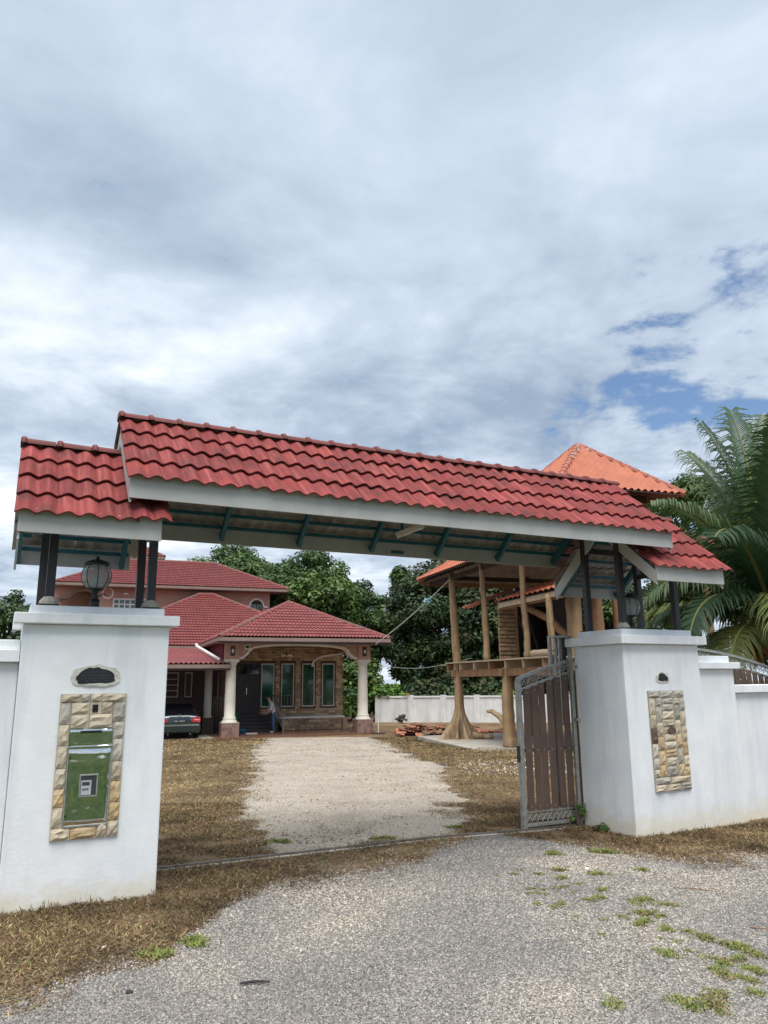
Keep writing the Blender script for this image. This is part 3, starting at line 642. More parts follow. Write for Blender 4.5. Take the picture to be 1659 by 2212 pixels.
# ================================================================== tiled roof over the gate
GR = GATE.thing('gate_roof', 'long red tiled gabled roof on steel posts spanning the two gate pillars', 'gate roof', 2.77, 0.46, 2.43)
PITCH = math.atan2(0.87, 1.0); cp, sp = math.cos(PITCH), math.sin(PITCH); ROWL = 1.3255/4
def tile_mesh(name, w, rolls, Lt, amp, th, lift, mats, nseg=6, under=True):
    mb = MB(); n = rolls*nseg; top = []; bot = []
    for j, (yy, zz) in enumerate(((-0.012, lift), (Lt, 0.0))):
        for i in range(n+1):
            x = w*i/n; ph = (i % nseg)/nseg
            z = amp*(0.5-0.5*math.cos(2*math.pi*i/nseg))
            z = amp*((z/amp)**0.8)
            top.append((x, yy, z+zz+th)); bot.append((x, yy, z+zz))
    k = n+1
    mb.add(top, [(i, i+1, k+i+1, k+i) for i in range(n)], 0)
    mb.add(bot, [(i+1, i, k+i, k+i+1) for i in range(n)], 1)
    mb.add([top[i] for i in range(k)]+[bot[i] for i in range(k)], [(i+1, i, k+i, k+i+1) for i in range(n)], 0)
    mb.add([top[0], bot[0], top[k], bot[k]], [(0,1,3,2)], 0); mb.add([top[n], bot[n], top[k+n], bot[k+n]], [(1,0,2,3)], 0)
    return mb.mesh(name, mats, smooth=False)
TW = 0.330
T2 = tile_mesh('roof_tile', TW, 2, ROWL+0.055, 0.036, 0.015, 0.036, ['tile_red', 'tile_under'], 8)
for me in (T2,): me.polygons.foreach_set('use_smooth', [len(p.vertices) == 4 and abs(p.normal.z) > 0.6 for p in me.polygons])
def local(P, s, t, z): o = P['_off']; return Vector((s-o[0], t-o[1], z-o[2]))
def slope(parent, s0, s1, t_e, z_e, front):
    """lay four courses of tiles on one slope; whole tiles plus one last tile slid under its neighbour"""
    n = int(math.ceil((s1-s0)/TW-1e-6)); 
    for r in range(4):
        for k in range(n):
            off = min(k*TW, s1-s0-TW)
            lift = 0.004*(k % 2) + (0.012 if off < k*TW-1e-6 else 0)
            if front:
                o = local(parent, s0+off, t_e+cp*ROWL*r-sp*lift, z_e+sp*ROWL*r+cp*lift); ax, ay = Vector((1,0,0)), Vector((0,cp,sp))
            else:
                o = local(parent, s1-off, t_e-cp*ROWL*r+sp*lift, z_e+sp*ROWL*r+cp*lift); ax, ay = Vector((-1,0,0)), Vector((0,-cp,sp))
            az = ax.cross(ay)
            M = Matrix((ax, ay, az)).transposed().to_4x4(); M.translation = o
            M = M @ Matrix.Rotation((random.random()-0.5)*0.022, 4, 'Z') @ Matrix.Translation((0, (random.random()-0.5)*0.014, (random.random()-.3)*.004))
            inst('roof_tile', T2, parent, M)
# ridge cap
def ridge_mesh(Lr):
    mb = MB(); prof = []
    n = 8; secs = [(0.0, 0.078), (0.012, 0.092), (0.042, 0.094), (0.060, 0.076), (Lr+0.02, 0.071)]
    vs = []
    for x, r in secs:
        for i in range(n+1):
            th = math.pi*(0.02+0.96*i/n); vs.append((x, -r*1.25*math.cos(th), r*math.sin(th)*0.95))
    fs = [(a*(n+1)+i, (a+1)*(n+1)+i, (a+1)*(n+1)+i+1, a*(n+1)+i+1) for a in range(4) for i in range(n)]
    fs += [tuple(range(n+1)), tuple(4*(n+1)+i for i in range(n, -1, -1))]
    mb.add(vs, fs); me = mb.mesh('ridge_tile', ['ridge_red']); return me
RL = 0.292; RM = ridge_mesh(RL)
def ridge(parent, s0, s1, z):
    n = int(round((s1-s0)/RL)); st = (s1-s0)/n
    for k in range(n):
        inst('ridge_tile', RM, parent, Matrix.Translation(local(parent, s0+k*st, 0.47, z+0.003*(random.random()))) @ Matrix.Rotation((random.random()-.5)*0.012, 4, 'Y'))
def gable_roof(s0, s1, z_e, zf0, zf1, rafters, fs0, fs1, tag_):
    z_e -= 0.050; zr = z_e+0.87
    slope(GR, s0, s1, -0.53, z_e, True); slope(GR, s0, s1, 1.47, z_e, False); ridge(GR, s0-0.01, s1, zr+0.022)
    # eaves boards
    MB().box(fs0, fs1, -0.515, -0.492, zf0, zf1+0.03).build('fascia_board', 'white_board', GR)
    MB().box(fs0, fs1, 1.432, 1.455, zf0, zf1+0.045).build('fascia_board', 'white_board', GR)
    # barge boards on both gable ends
    for sa in ((fs0,) if tag_ == 'left' else (fs0, fs1-0.022)):
        for fr in (1, -1):
            m = MB(); a = -0.49; 
            t0, t1 = (a, 0.4698)
            dz = 0.87; lo = z_e-0.010; w = 0.20
            poly = [(t0, lo), (t1, lo+dz*0.96), (t1, lo+dz*0.96-w), (t0, lo-w*0.86)]
            if fr < 0: poly = [(0.94-x, z) for x, z in poly]
            m.prism_yz(poly, sa+(0.0015 if fr > 0 else 0), sa+0.022).build('barge_board', 'white_board', GR)
    # rafters and battens
    for sr in rafters:
        for fr in (1, -1):
            p = Vector((sr, -0.46 if fr > 0 else 1.40, z_e-0.095+0.0)); q = Vector((sr, 0.45 if fr > 0 else 0.49, zr-0.14))
            MB().beam(p, q, 0.045, 0.085).build('rafter', 'teal_steel', GR)
    for fr in (1, -1):
        for k in (0.06, 0.20, 0.42, 0.68, 0.95):
            tt = -0.46+0.93*k; zz = z_e+0.012+0.86*k
            if fr < 0: tt = 0.94-tt
            MB().box(fs0+0.03, fs1-0.03, tt-0.02, tt+0.02, zz-0.05, zz-0.012).build('batten', 'teal_steel', GR)
gable_roof(-0.53, 6.10, 3.60, 3.405, 3.595, [-0.22, 0.80, 1.76, 2.75, 3.72, 4.71, 5.68], -0.505, 6.045, 'main')
gable_roof(-1.40, -0.13, 3.205, 3.035, 3.205, [-1.33, -0.30], -1.365, -0.21, 'left')
gable_roof(5.72, 7.03, 3.165, 2.985, 3.165, [5.80, 6.86], 5.735, 6.90, 'right')
for s, t, zb in ((-0.165, .15, 2.487), (-0.175, .80, 2.487), (-1.05, .15, 2.487), (-1.10, .80, 2.487), (5.755, .15, 2.43), (5.755, .80, 2.43), (6.705, .15, 2.43), (6.705, .80, 2.43)):
    hi = 4.0
    if s < -1 or s > 6.5: hi = 3.60
    p = MB().box(s-.038, s+.038, t-.038, t+.038, zb+0.001, hi).build('post', 'dark_steel', GR)
    MB().box(s-.085, s+.085, t-.085, t+.085, zb+0.001, zb+0.016).build('base_plate', 'dark_steel', p)
for s, t, zb in ((-0.165, .15, 2.487), (-1.05, .15, 2.487), (5.755, .15, 2.43)):
    MB().lathe([(.085, 0), (.08, .03), (.06, .055), (.045, .07)], (s, t, zb+.0165), 9).build('mortar_pad', 'concrete', GR)
for t in (.15, .80):
    MB().box(-0.127, 5.717, t-.03, t+.03, 3.90, 3.98).build('main_beam', 'dark_steel', GR)
    for a, b in ((-1.36, -0.213), (5.793, 6.86)): MB().box(a, b, t-.028, t+.028, 3.52, 3.59).build('side_beam', 'dark_steel', GR)
for s in (-0.17, 5.755): MB().box(s-.028, s+.028, .19, .76, 3.70, 3.78).build('cross_beam', 'dark_steel', GR)
for s in (-1.2, 6.7): MB().box(s-.028, s+.028, .19, .76, 3.20, 3.26).build('cross_beam', 'dark_steel', GR)
# electrical plate on the inner face of the rear eaves board
MB().box(3.06, 3.24, 1.420, 1.431, 3.44, 3.475).build('cover_plate', 'teal_steel', GR)
o = GATE.thing('tube_light', 'white fluorescent batten light hung under the gate roof', 'lamp', 2.9, 0.6, 3.58)
MB().box(2.875, 2.925, 0.28, 0.94, 3.575, 3.615).build('batten_housing', 'trim_white', o)
MB().tube([(2.9, 0.31, 3.558), (2.9, 0.91, 3.558)], 0.013, 10).build('tube', 'lamp_tube', o)
for y_ in (0.285, 0.91): MB().box(2.888, 2.912, y_, y_+0.025, 3.545, 3.575).build('tube_holder', 'trim_white', o)
for y_ in (0.40, 0.80): MB().box(2.885, 2.915, y_, y_+0.02, 3.615, 3.92).build('hanger', 'teal_steel', o)

# ================================================================== globe lamps on the pillars
def globe_lamp(s, t, z, label, sc=1.0):
    o = GATE.thing('globe_lamp', label, 'lamp', s, t, z, 'black lanterns on the gate pillars')
    o['_off'] = (0, 0, 0)
    prof = [(0.062,0),(0.062,0.02),(0.045,0.03),(0.042,0.085),(0.052,0.095),(0.030,0.115),(0.022,0.16),(0.034,0.185),(0.052,0.20)]
    MB().lathe([(r*sc, h*sc) for r, h in prof], n=12).build('stand', 'black_iron', o, smooth=False)
    gp = [(0.060,0.20),(0.100,0.232),(0.128,0.285),(0.136,0.335),(0.128,0.385),(0.100,0.435),(0.078,0.452)]
    for k in range(8):
        a0 = 2*math.pi*k/8+0.03; a1 = 2*math.pi*(k+1)/8-0.03; mb = MB(); vs = []
        for r, h in gp: vs += [(r*sc*math.cos(a0), r*sc*math.sin(a0), h*sc), (r*sc*math.cos(a1), r*sc*math.sin(a1), h*sc)]
        mb.add(vs, [(2*i, 2*i+1, 2*i+3, 2*i+2) for i in range(len(gp)-1)]).build('glass_pane', 'lamp_glass', o)
        a = 2*math.pi*k/8
        MB().tube([(r*1.015*sc*math.cos(a), r*1.015*sc*math.sin(a), h*sc) for r, h in gp], 0.0042*sc, 6).build('rib', 'black_iron', o)
    MB().lathe([(0.062*sc,0.195*sc),(0.075*sc,0.205*sc),(0.075*sc,0.215*sc),(0.058*sc,0.222*sc)], n=16).build('lower_ring', 'black_iron', o)
    MB().lathe([(0.118*sc,0.444*sc),(0.124*sc,0.452*sc),(0.105*sc,0.470*sc),(0.05*sc,0.492*sc),(0.02*sc,0.50*sc),(0.012*sc,0.53*sc)], n=16).build('top_hood', 'black_iron', o)
    for sg in (-1, 1): MB().tube([(sg*.03*sc,0,.135*sc),(sg*.075*sc,0,.165*sc),(sg*.115*sc,0,.145*sc)], [.007*sc,.006*sc,.004*sc], 6).build('scroll_bracket', 'black_iron', o)
    MB().lathe([(0.016*sc,0.20*sc),(0.020*sc,0.25*sc),(0.026*sc,0.30*sc),(0.022*sc,0.35*sc),(0.01*sc,0.37*sc)], n=10).build('bulb', 'lamp_tube', o)
globe_lamp(-0.635, 0.46, 2.487, 'black globe lantern with glass panes on the mailbox pillar', 1.0)
globe_lamp(6.20, 0.46, 2.43, 'black globe lantern half hidden behind the posts on the right pillar', 1.0)

# ================================================================== sliding gate
SG = GATE.thing('sliding_gate', 'open sliding gate with brown boards and arched steel scroll band behind the right pillar', 'gate', 7.35, 1.0, 0)
def arch(s): return 2.28-0.0617*(s-7.35)**2
def along(s0, s1, dz, n): return [(s0+(s1-s0)*i/n, 1.0, arch(s0+(s1-s0)*i/n)+dz) for i in range(n+1)]
def rail(pts, w, h, name):
    mb = MB()
    for a, b in zip(pts[:-1], pts[1:]): mb.beam(a, b, w, h)
    return mb.build(name, 'grey_steel', SG)
rail(along(4.65, 10.05, -0.02, 26), 0.045, 0.04, 'top_rail'); rail(along(4.65, 10.05, -0.175, 26), 0.035, 0.03, 'scroll_rail')
MB().box(4.65, 10.05, 0.98, 1.02, 0.0, 0.035).build('bottom_rail', 'grey_steel', SG)
MB().box(4.70, 10.0, 0.984, 1.016, 0.165, 0.195).build('lower_rail', 'grey_steel', SG)
MB().box(4.70, 10.0, 1.016, 1.045, 0.90, 0.94).build('middle_rail', 'grey_steel', SG)
for s in (4.675, 10.025): MB().box(s-.03, s+.03, 0.97, 1.03, -0.02, arch(s)-0.03).build('end_stile', 'grey_steel', SG)
for s in (4.62,): MB().box(s, s+0.022, 0.985, 1.015, 0.78, 0.98).build('lock_plate', 'dark_steel', SG)
k = 0; s = 4.735
while s < 10.0:
    ok = not (5.62 < s < 7.4)
    if ok:
        zt = arch(s+0.05)-0.185
        pb = MB().box(s, s+0.100, 0.976, 0.988, 0.19, zt).build('plank', 'plank_brown', SG)
        for zz in (0.235, 0.92, zt-0.05):
            MB().box(s+0.045, s+0.057, 0.971, 0.9755, zz-0.006, zz+0.006).build('screw', 'screw', pb)
    s += 0.134 if k != 1 else 0.112; k += 1
def scroll(s, z, r, flip):
    pts = []
    for i in range(13):
        th = i/12*4.2*math.pi/1.5; rr = r*(1-0.72*i/12)
        pts.append((s+flip*rr*math.cos(th)*0.9, 1.0, z+rr*math.sin(th)))
    return pts
def scrollwork(s0, s1, zf, r, name):
    mb = MB(); s = s0+r; i = 0
    while s < s1-r*0.5:
        mb.tube(scroll(s, zf(s), r, 1 if i % 2 else -1), 0.0055, 5)
        mb.tube([(s-r*.9, 1.0, zf(s-r)-r*1.05), (s, 1.0, zf(s)+0.1*r), (s+r*.9, 1.0, zf(s+r)+r*1.05)], 0.0045, 5)
        mb.lathe([(0.004,0),(0.011,0.006),(0.004,0.012)], (s+r*0.9, 1.0, zf(s)-0.5*r), 6)
        s += r*1.75; i += 1
    mb.build(name, 'grey_steel', SG)
scrollwork(4.71, 5.62, lambda s: arch(s)-0.098, 0.050, 'scrollwork'); scrollwork(7.2, 10.0, lambda s: arch(s)-0.098, 0.050, 'scrollwork')
scrollwork(4.71, 5.62, lambda s: 0.10, 0.046, 'lower_scrollwork')
# tall guide frame in which the gate runs
GF = GATE.thing('gate_guide_frame', 'tall narrow grey steel guide frame beside the right pillar', 'gate frame', 5.4, 1.0, 0)
MB().box(5.49, 5.54, 0.925, 0.965, -0.06, 2.38).build('front_post', 'grey_steel', GF)
MB().box(5.262, 5.302, 1.05, 1.09, -0.06, 2.36).build('rear_post', 'grey_steel', GF)
MB().box(5.49, 5.54, 1.05, 1.09, -0.06, 2.36).build('rear_post', 'dark_steel', GF)
MB().box(5.262, 5.54, 0.925, 1.09, 2.3605, 2.385).build('top_plate', 'grey_steel', GF)
for s in (5.36, 5.43): MB().box(s, s+0.03, 1.055, 1.085, 1.2, 2.36).build('bar', 'grey_steel', GF)
MB().box(5.30, 5.49, 1.056, 1.084, 2.18, 2.20).build('cross_bar', 'grey_steel', GF)
MB().box(5.54, 5.569, 0.87, 0.90, 1.95, 1.99).box(5.54, 5.569, 0.87, 0.90, 0.20, 0.24).build('wall_bracket', 'grey_steel', GF)
MB().box(5.50, 5.57, 0.86, 0.90, 1.27, 1.30).build('latch_bolt', 'screw', GF)
TK = GATE.thing('gate_track', 'rusty steel gate rail set in the ground across the driveway', 'track', 2.6, 0.95, 0)
tm = MB(); n = 60
for i in range(n):
    s0, s1 = -0.02+5.6*i/n, -0.02+5.6*(i+1)/n; q0, q1 = GATE.w(s0, .93, 0), GATE.w(s1, .93, 0)
    z0, z1 = gzf(q0.x, q0.y), gzf(q1.x, q1.y)
    tm.beam((s0, 0.93, z0+0.014), (s1, 0.93, z1+0.014), 0.028, 0.03)
tm.build('rail', 'track_steel', TK)
cm = MB()
for i in range(n):
    s0, s1 = -0.02+5.6*i/n, -0.02+5.6*(i+1)/n; q0, q1 = GATE.w(s0, .93, 0), GATE.w(s1, .93, 0)
    cm.beam((s0, 0.93, gzf(q0.x, q0.y)-0.006), (s1, 0.93, gzf(q1.x, q1.y)-0.006), 0.13, 0.03)
cm.build('concrete_bed', 'concrete', TK)
# ================================================================== the house
HS = HOUSE.thing('house', 'pink two-storey house with red tiled roofs, arched porch and stone clad front', 'house', 3.0, 4.0, -0.5)
HG = -0.5
def part(mb, name, mats, parent=HS, **k): return mb.build(name, mats, parent, **k)
# ---- roofs laid in courses of wavy tiles
def roof_face(mb, e0, e1, r1, r0, pitch_w, row, amp, lift, skip=None, nseg=4, m=0):
    """quad face e0->e1 along the eave, r1,r0 along the top (r0==r1 for a triangle); returns frame for single tiles"""
    e0, e1, r0, r1 = map(Vector, (e0, e1, r0, r1))
    ax = (e1-e0).normalized(); nrm = ax.cross((r0+r1)/2-(e0+e1)/2).normalized(); ay = nrm.cross(ax)
    H = (r0-e0).dot(ay); W = (e1-e0).length
    xl0, xr0 = (r0-e0).dot(ax), (r1-e0).dot(ax)
    rows = max(1, int(round(H/row))); row = H/rows; cells = []
    for k in range(rows):
        v0, v1 = row*k, row*(k+1)
        def lim(v): f = v/H; return xl0*f, W+(xr0-W)*f
        a0, b0 = lim(v0); a1, b1 = lim(v1)
        lo, hi = min(a0, a1), max(b0, b1)
        segs = [(lo, hi)]
        if skip:
            n0 = math.ceil(max(a0, a1)/skip); n1 = math.floor(min(b0, b1)/skip)
            if n1 > n0:
                cells += [(c*skip, v0, row) for c in range(n0, n1)]
                segs = [(lo, n0*skip), (n1*skip, hi)]
        st = pitch_w/nseg
        for sa, sb in segs:
            if sb-sa < 1e-4: continue
            i0 = math.floor(sa/st); i1 = math.ceil(sb/st)
            vs = []
            for i in range(i0, i1+1):
                x = i*st; z = amp*(0.5-0.5*math.cos(2*math.pi*x/pitch_w))
                xa = min(max(min(max(x, sa), sb), a0), b0); xb = min(max(min(max(x, sa), sb), a1), b1)
                lowp = e0+ax*xa+ay*v0; upp = e0+ax*xb+ay*v1
                vs += [lowp+nrm*(z), lowp+nrm*(z+lift), upp+nrm*z]
            n = i1-i0
            fs = [(3*i+1, 3*i+4, 3*i+5, 3*i+2) for i in range(n)] + [(3*i, 3*i+3, 3*i+4, 3*i+1) for i in range(n)]
            mb.add(vs, fs, m)
    return e0, ax, ay, nrm, cells
def cap_line(mb, p, q, r=0.10, step=0.33, m=0):
    p, q = Vector(p), Vector(q); n = max(2, int((q-p).length/step))
    for k in range(n):
        a = p.lerp(q, k/n); b = p.lerp(q, (k+1)/n+0.01)
        mb.tube([a, b], [r*1.12, r*0.95], 8, m)
def hip_roof(parent, s0, s1, t0, t1, ze, pitch, pw, row, name, singles=False, ridge_t=None, tilem='house_tile', capm='hip_cap', faces='flrb', amp=0.045, lift=0.045, capr=0.10):
    """hip roof on a rectangle; ridge along the longer side"""
    w, d = s1-s0, t1-t0; k = math.tan(pitch); h = min(w, d)/2
    if w >= d: A, B = (s0+h, (t0+t1)/2, ze+h*k), (s1-h, (t0+t1)/2, ze+h*k)
    else: A, B = ((s0+s1)/2, t0+h, ze+h*k), ((s0+s1)/2, t1-h, ze+h*k)
    c = [(s0,t0,ze),(s1,t0,ze),(s1,t1,ze),(s0,t1,ze)]
    if w >= d: q = {'f': (c[0],c[1],B,A), 'r': (c[1],c[2],B,B), 'b': (c[2],c[3],A,B), 'l': (c[3],c[0],A,A)}; hips = [(c[0],A),(c[3],A),(c[1],B),(c[2],B)]
    else: q = {'f': (c[0],c[1],A,A), 'r': (c[1],c[2],B,A), 'b': (c[2],c[3],B,B), 'l': (c[3],c[0],A,B)}; hips = [(c[0],A),(c[1],A),(c[2],B),(c[3],B)]
    mb = MB(); res = None
    for f in faces:
        r_ = roof_face(mb, *q[f], pw, row, amp, lift, skip=(pw*2 if singles and f == 'f' else None))
        if f == 'f': res = r_
    # dark boarding just under the tiles
    und = MB(); d0 = Vector((0, 0, -0.03))
    for f in faces: und.add([Vector(x)+d0 for x in q[f]], [(0,1,2,3)])
    ro = part(mb, name, tilem, parent); ro['kind'] = 'stuff'
    part(und, 'roof_lining', 'wood_dark' if tilem == 'house_tile' else 'orange_under', ro)
    cm = MB()
    for a, b in hips: cap_line(cm, a, b, capr)
    if (Vector(A)-Vector(B)).length > 0.2: cap_line(cm, A, B, capr)
    part(cm, 'ridge_caps', capm, ro)
    return ro, res, A, B
PW = 0.165; ROW = 0.33
# porch roof: single tiles over the front slope
ro, res, A, B = hip_roof(HS, -0.62, 7.12, -0.80, 11.5, 3.72, math.atan(0.50), PW, ROW, 'porch_roof', singles=True, faces='flr')
e0, ax, ay, nrm, cells = res
HT = tile_mesh('roof_tile', PW*2, 2, ROW*1.10, 0.045, 0.014, 0.040, ['house_tile', 'wood_dark'], 6)
HT.polygons.foreach_set('use_smooth', [False]*len(HT.polygons))
off = Vector(HS['_off'])
cells = sorted(cells, key=lambda c: c[1])
for x, v0, rw in cells[:300]:
    M = Matrix((ax, ay, nrm)).transposed().to_4x4(); M.translation = e0+ax*x+ay*v0-off
    inst('roof_tile', HT, ro, M)
rest = MB()
for x, v0, rw in cells[300:]:
    M = Matrix((ax, ay, nrm)).transposed(); b = e0+ax*x+ay*v0
    rest.add([M @ v.co + b for v in HT.vertices], [tuple(p.vertices) for p in HT.polygons])
if rest.v: part(rest, 'upper_courses', 'house_tile', ro)['kind'] = 'stuff'
# main block and upper storey roofs
hip_roof(HS, -6.45, 7.30, 6.0, 19.0, 3.65, math.atan(0.515), PW, ROW, 'main_roof', faces='flr')
hip_roof(HS, -8.05, 5.45, 12.45, 20.6, 7.46, math.atan(0.50), PW, ROW, 'upper_roof', faces='flr')
hip_roof(HS, -6.2, -1.75, 17.4, 21.8, 9.95, math.atan(0.62), PW, ROW, 'tower_roof', faces='flr')
part(MB().box(-5.6, -2.3, 18.0, 21.2, 8.0, 9.93), 'tower_wall', 'wall_pink')
# lean-to over the car
lm = MB(); roof_face(lm, (-9.0, -0.10, 2.60), (0.02, -0.10, 2.60), (0.02, 6.05, 3.50), (-9.0, 6.05, 3.50), PW*1.25, 2.2, 0.07, 0.006)
ro2 = part(lm, 'lean_to_roof', 'house_tile'); ro2['kind'] = 'stuff'
lu = MB().add([(-9,-0.1,2.57),(0.02,-0.1,2.57),(0.02,6.05,3.47),(-9,6.05,3.47)], [(0,1,2,3)]); part(lu, 'lean_to_lining', 'wood_dark', ro2)
part(MB().box(-9.0, 0.06, -0.14, -0.112, 2.42, 2.575), 'lean_to_fascia', 'trim_tan', ro2)
part(MB().box(-9.0, 0.0, -0.08, 0.04, 2.34, 2.415), 'lean_to_beam', 'gutter_brown', ro2)
# eaves boards and gutters
def eaves(s0, s1, t0, t1, z, gutter=True, nm='eaves'):
    part(MB().box(s0, s1, t0, t1, z-0.20, z-0.16), nm+'_soffit', 'trim_tan')
    m = MB(); m.box(s0-.02, s1+.02, t0-.05, t0-.001, z-0.17, z-0.02).box(s0-.05, s0-.001, t0, t1, z-0.17, z-0.02).box(s1+.001, s1+.05, t0, t1, z-0.17, z-0.02); part(m, nm+'_board', 'trim_tan')
    if gutter:
        g = MB(); g.box(s0-.03, s1+.03, t0+.02, t0+.10, z-0.29, z-0.202); part(g, nm+'_gutter', 'gutter_brown')
eaves(-0.62, 7.12, -0.80, 6.0, 3.72, nm='porch_eaves'); eaves(-6.45, 7.30, 6.0, 12.4, 3.65, nm='main_eaves'); eaves(-8.05, 5.45, 12.45, 20.0, 7.46, gutter=False, nm='upper_eaves'); eaves(-6.2, -1.75, 17.4, 21.8, 9.95, False, 'tower_eaves')
# ---- porch
part(MB().box(-0.55, 6.95, -0.35, 4.0, HG-0.12, HG+0.06), 'porch_floor', 'porch_floor')
part(MB().box(-9.0, -0.56, 0.3, 6.0, HG-0.1, HG+0.015), 'car_bay_floor', 'concrete')
def column(s, t):
    prof = [(0.36,0.11),(0.36,0.15),(0.30,0.21),(0.27,0.26),(0.285,0.30),(0.27,0.34),(0.235,0.37),(0.235,1.0),(0.215,2.50),(0.215,2.56),(0.25,2.59),(0.25,2.64),(0.225,2.67),(0.225,2.70)]
    c = part(MB().lathe(prof, (s, t, 0), 24), 'column', 'column_cream', smooth=True)
    part(MB().box(s-.30, s+.30, t-.30, t+.30, 2.701, 2.80).box(s-.26, s+.26, t-.26, t+.26, 2.66, 2.70), 'capital', 'column_cream', c)
    pd = part(MB().box(s-.37, s+.37, t-.37, t+.37, HG-0.02, 0.10), 'pedestal', 'pedestal_grout')
    k = 5; a = 0.74/k; h = 0.60/4
    for i in range(k):
        for j in range(4):
            z0 = HG-0.0+h*j
            part(MB().box(s-.37+a*i+.006, s-.37+a*(i+1)-.006, t-.378, t-.369, z0+.006, z0+h-.006), 'tile', 'pedestal_tile', pd)
            part(MB().box(s-.378, s-.369, t-.37+a*i+.006, t-.37+a*(i+1)-.006, z0+.006, z0+h-.006), 'tile', 'pedestal_tile', pd)
    part(MB().box(s-.385, s+.385, t-.385, t+.385, 0.101, 0.13), 'pedestal_top', 'pedestal_grout', pd)
    bx = part(MB().box(s-.29, s+.29, t-.29, t+.29, 2.801, 3.52), 'column_head', 'wall_pink')
    part(MB().box(s-.10, s+.10, t-.305, t-.291, 2.95, 3.38), 'wall_light_panel', 'gutter_brown', bx)
    lb = MB().lathe([(0.02,0),(0.05,0.03),(0.05,0.14),(0.02,0.17)], (s, t-.35, 3.08), 8); part(lb, 'wall_light', 'lamp_tube', bx)
column(0.10, 0.38); column(6.19, 0.38)
ARCH = [(0.40,2.83),(0.58,2.83),(0.62,2.90),(0.78,3.02),(0.86,3.18),(0.98,3.24),(1.02,3.29),(1.5,3.36),(2.2,3.41),(3.14,3.43),(4.08,3.41),(4.78,3.36),(5.26,3.29),(5.30,3.24),(5.42,3.18),(5.50,3.02),(5.66,2.90),(5.70,2.83),(5.88,2.83)]
poly = [(0.40, 3.53)] + ARCH + [(5.88, 3.53)]
part(MB().prism_xz(poly, 0.20, 0.52), 'arched_beam', 'wall_pink')
mm = MB()
for (a, b) in zip(ARCH[:-1], ARCH[1:]): mm.beam((a[0], 0.36, a[1]+0.035), (b[0], 0.36, b[1]+0.035), 0.40, 0.085)
part(mm, 'arch_moulding', 'trim_white')
part(MB().box(0.30, 0.52, 0.68, 3.94, 3.0, 3.52), 'side_beam', 'wall_pink'); part(MB().box(5.98, 6.40, 0.68, 3.94, 3.22, 3.52), 'side_beam', 'wall_pink')
am = MB(); pts = [(4.55,2.55),(4.58,2.72),(4.68,2.86),(4.86,2.96),(5.15,3.05),(5.6,3.12),(6.1,3.16)]
for a, b in zip(pts[:-1], pts[1:]): am.beam((a[0], 3.3, a[1]), (b[0], 3.3, b[1]), 0.16, 0.09)
part(am, 'inner_arch_moulding', 'trim_white')
part(MB().box(-0.3, 6.8, -0.55, 4.1, 3.521, 3.56), 'porch_ceiling', 'trim_white')
part(MB().box(-0.25, -0.19, 0.67, 6.0, 2.60, 3.52), 'porch_side_wall', 'side_maroon')
# floodlight on the beam
fl = part(MB().box(0.62,0.86,0.10,0.16,3.24,3.44), 'floodlight', 'trim_white'); part(MB().box(0.66,0.82,0.09,0.10,3.28,3.40), 'lens', 'meter_dark', fl)
# hanging lamp
ch = MB().tube([(3.0, 2.2, 3.52), (3.0, 2.2, 3.15)], 0.012, 6); ch.lathe([(0.03,0),(0.06,.05),(0.03,.1)], (3.0,2.2,3.05), 8); cho = part(ch, 'hanging_lamp', 'black_iron')
for k in range(5):
    a = k*1.2566; m = MB().tube([(3,2.2,3.1),(3+.12*math.cos(a),2.2+.12*math.sin(a),3.02),(3+.22*math.cos(a),2.2+.22*math.sin(a),3.08)], 0.012, 6); m.lathe([(0.02,0),(0.06,.05),(0.055,.11),(0.01,.13)], (3+.22*math.cos(a),2.2+.22*math.sin(a),2.98), 8); part(m, 'lamp_arm', 'column_cream', cho)
# ---- stone clad front wall with openings
WT = 4.0; openings = [(0.95, 2.08, 0.33, 2.72)] + [(a, a+0.66, 0.62, 2.72) for a in (2.16, 3.16, 4.22, 5.25)]
xsw = sorted({0.5, 6.36} | {o_[0] for o_ in openings} | {o_[1] for o_ in openings}); wm = MB()
for a, b in zip(xsw[:-1], xsw[1:]):
    op = [o_ for o_ in openings if abs(o_[0]-a) < 1e-6]
    if op: wm.box(a, b, WT, WT+.2, HG, op[0][2]).box(a, b, WT, WT+.2, op[0][3], 3.52)
    else: wm.box(a, b, WT, WT+.2, HG, 3.52)
wall = part(wm, 'front_wall', 'house_mortar')
part(MB().box(6.16, 6.36, WT+.2, 12.0, HG, 3.52).box(0.5, 0.7, WT+.2, 6.0, HG, 3.52), 'side_wall', 'wall_pink')
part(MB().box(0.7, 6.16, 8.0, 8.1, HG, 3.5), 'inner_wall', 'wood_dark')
cand = []
z = HG+0.02; r_ = random.Random(5)
while z < 3.50:
    h = 0.085+r_.random()*0.06; x = 0.5+r_.random()*0.15
    while x < 6.36:
        l = 0.16+r_.random()*0.28; x1 = min(x+l, 6.36)
        segs = [(x, x1)]
        for o_ in openings:
            if z+h > o_[2]-0.05 and z < o_[3]+0.05:
                ns = []
                for a, b in segs:
                    if b <= o_[0]-.05 or a >= o_[1]+.05: ns.append((a, b))
                    else:
                        if a < o_[0]-.05: ns.append((a, o_[0]-.05))
                        if b > o_[1]+.05: ns.append((o_[1]+.05, b))
                segs = ns
        for a, b in segs:
            if b-a > 0.03: cand.append((a, b, z, min(z+h, 3.51)))
        x = x1
    z += h
unit = MB().box(-.5, .5, -.5, .5, -.5, .5).mesh('stone', ['house_stone'])
cand.sort(key=lambda q: -(q[1]-q[0])*(q[3]-q[2])*(1 if q[2] > -0.1 else 0.2))
hof = Vector(wall['_off'])
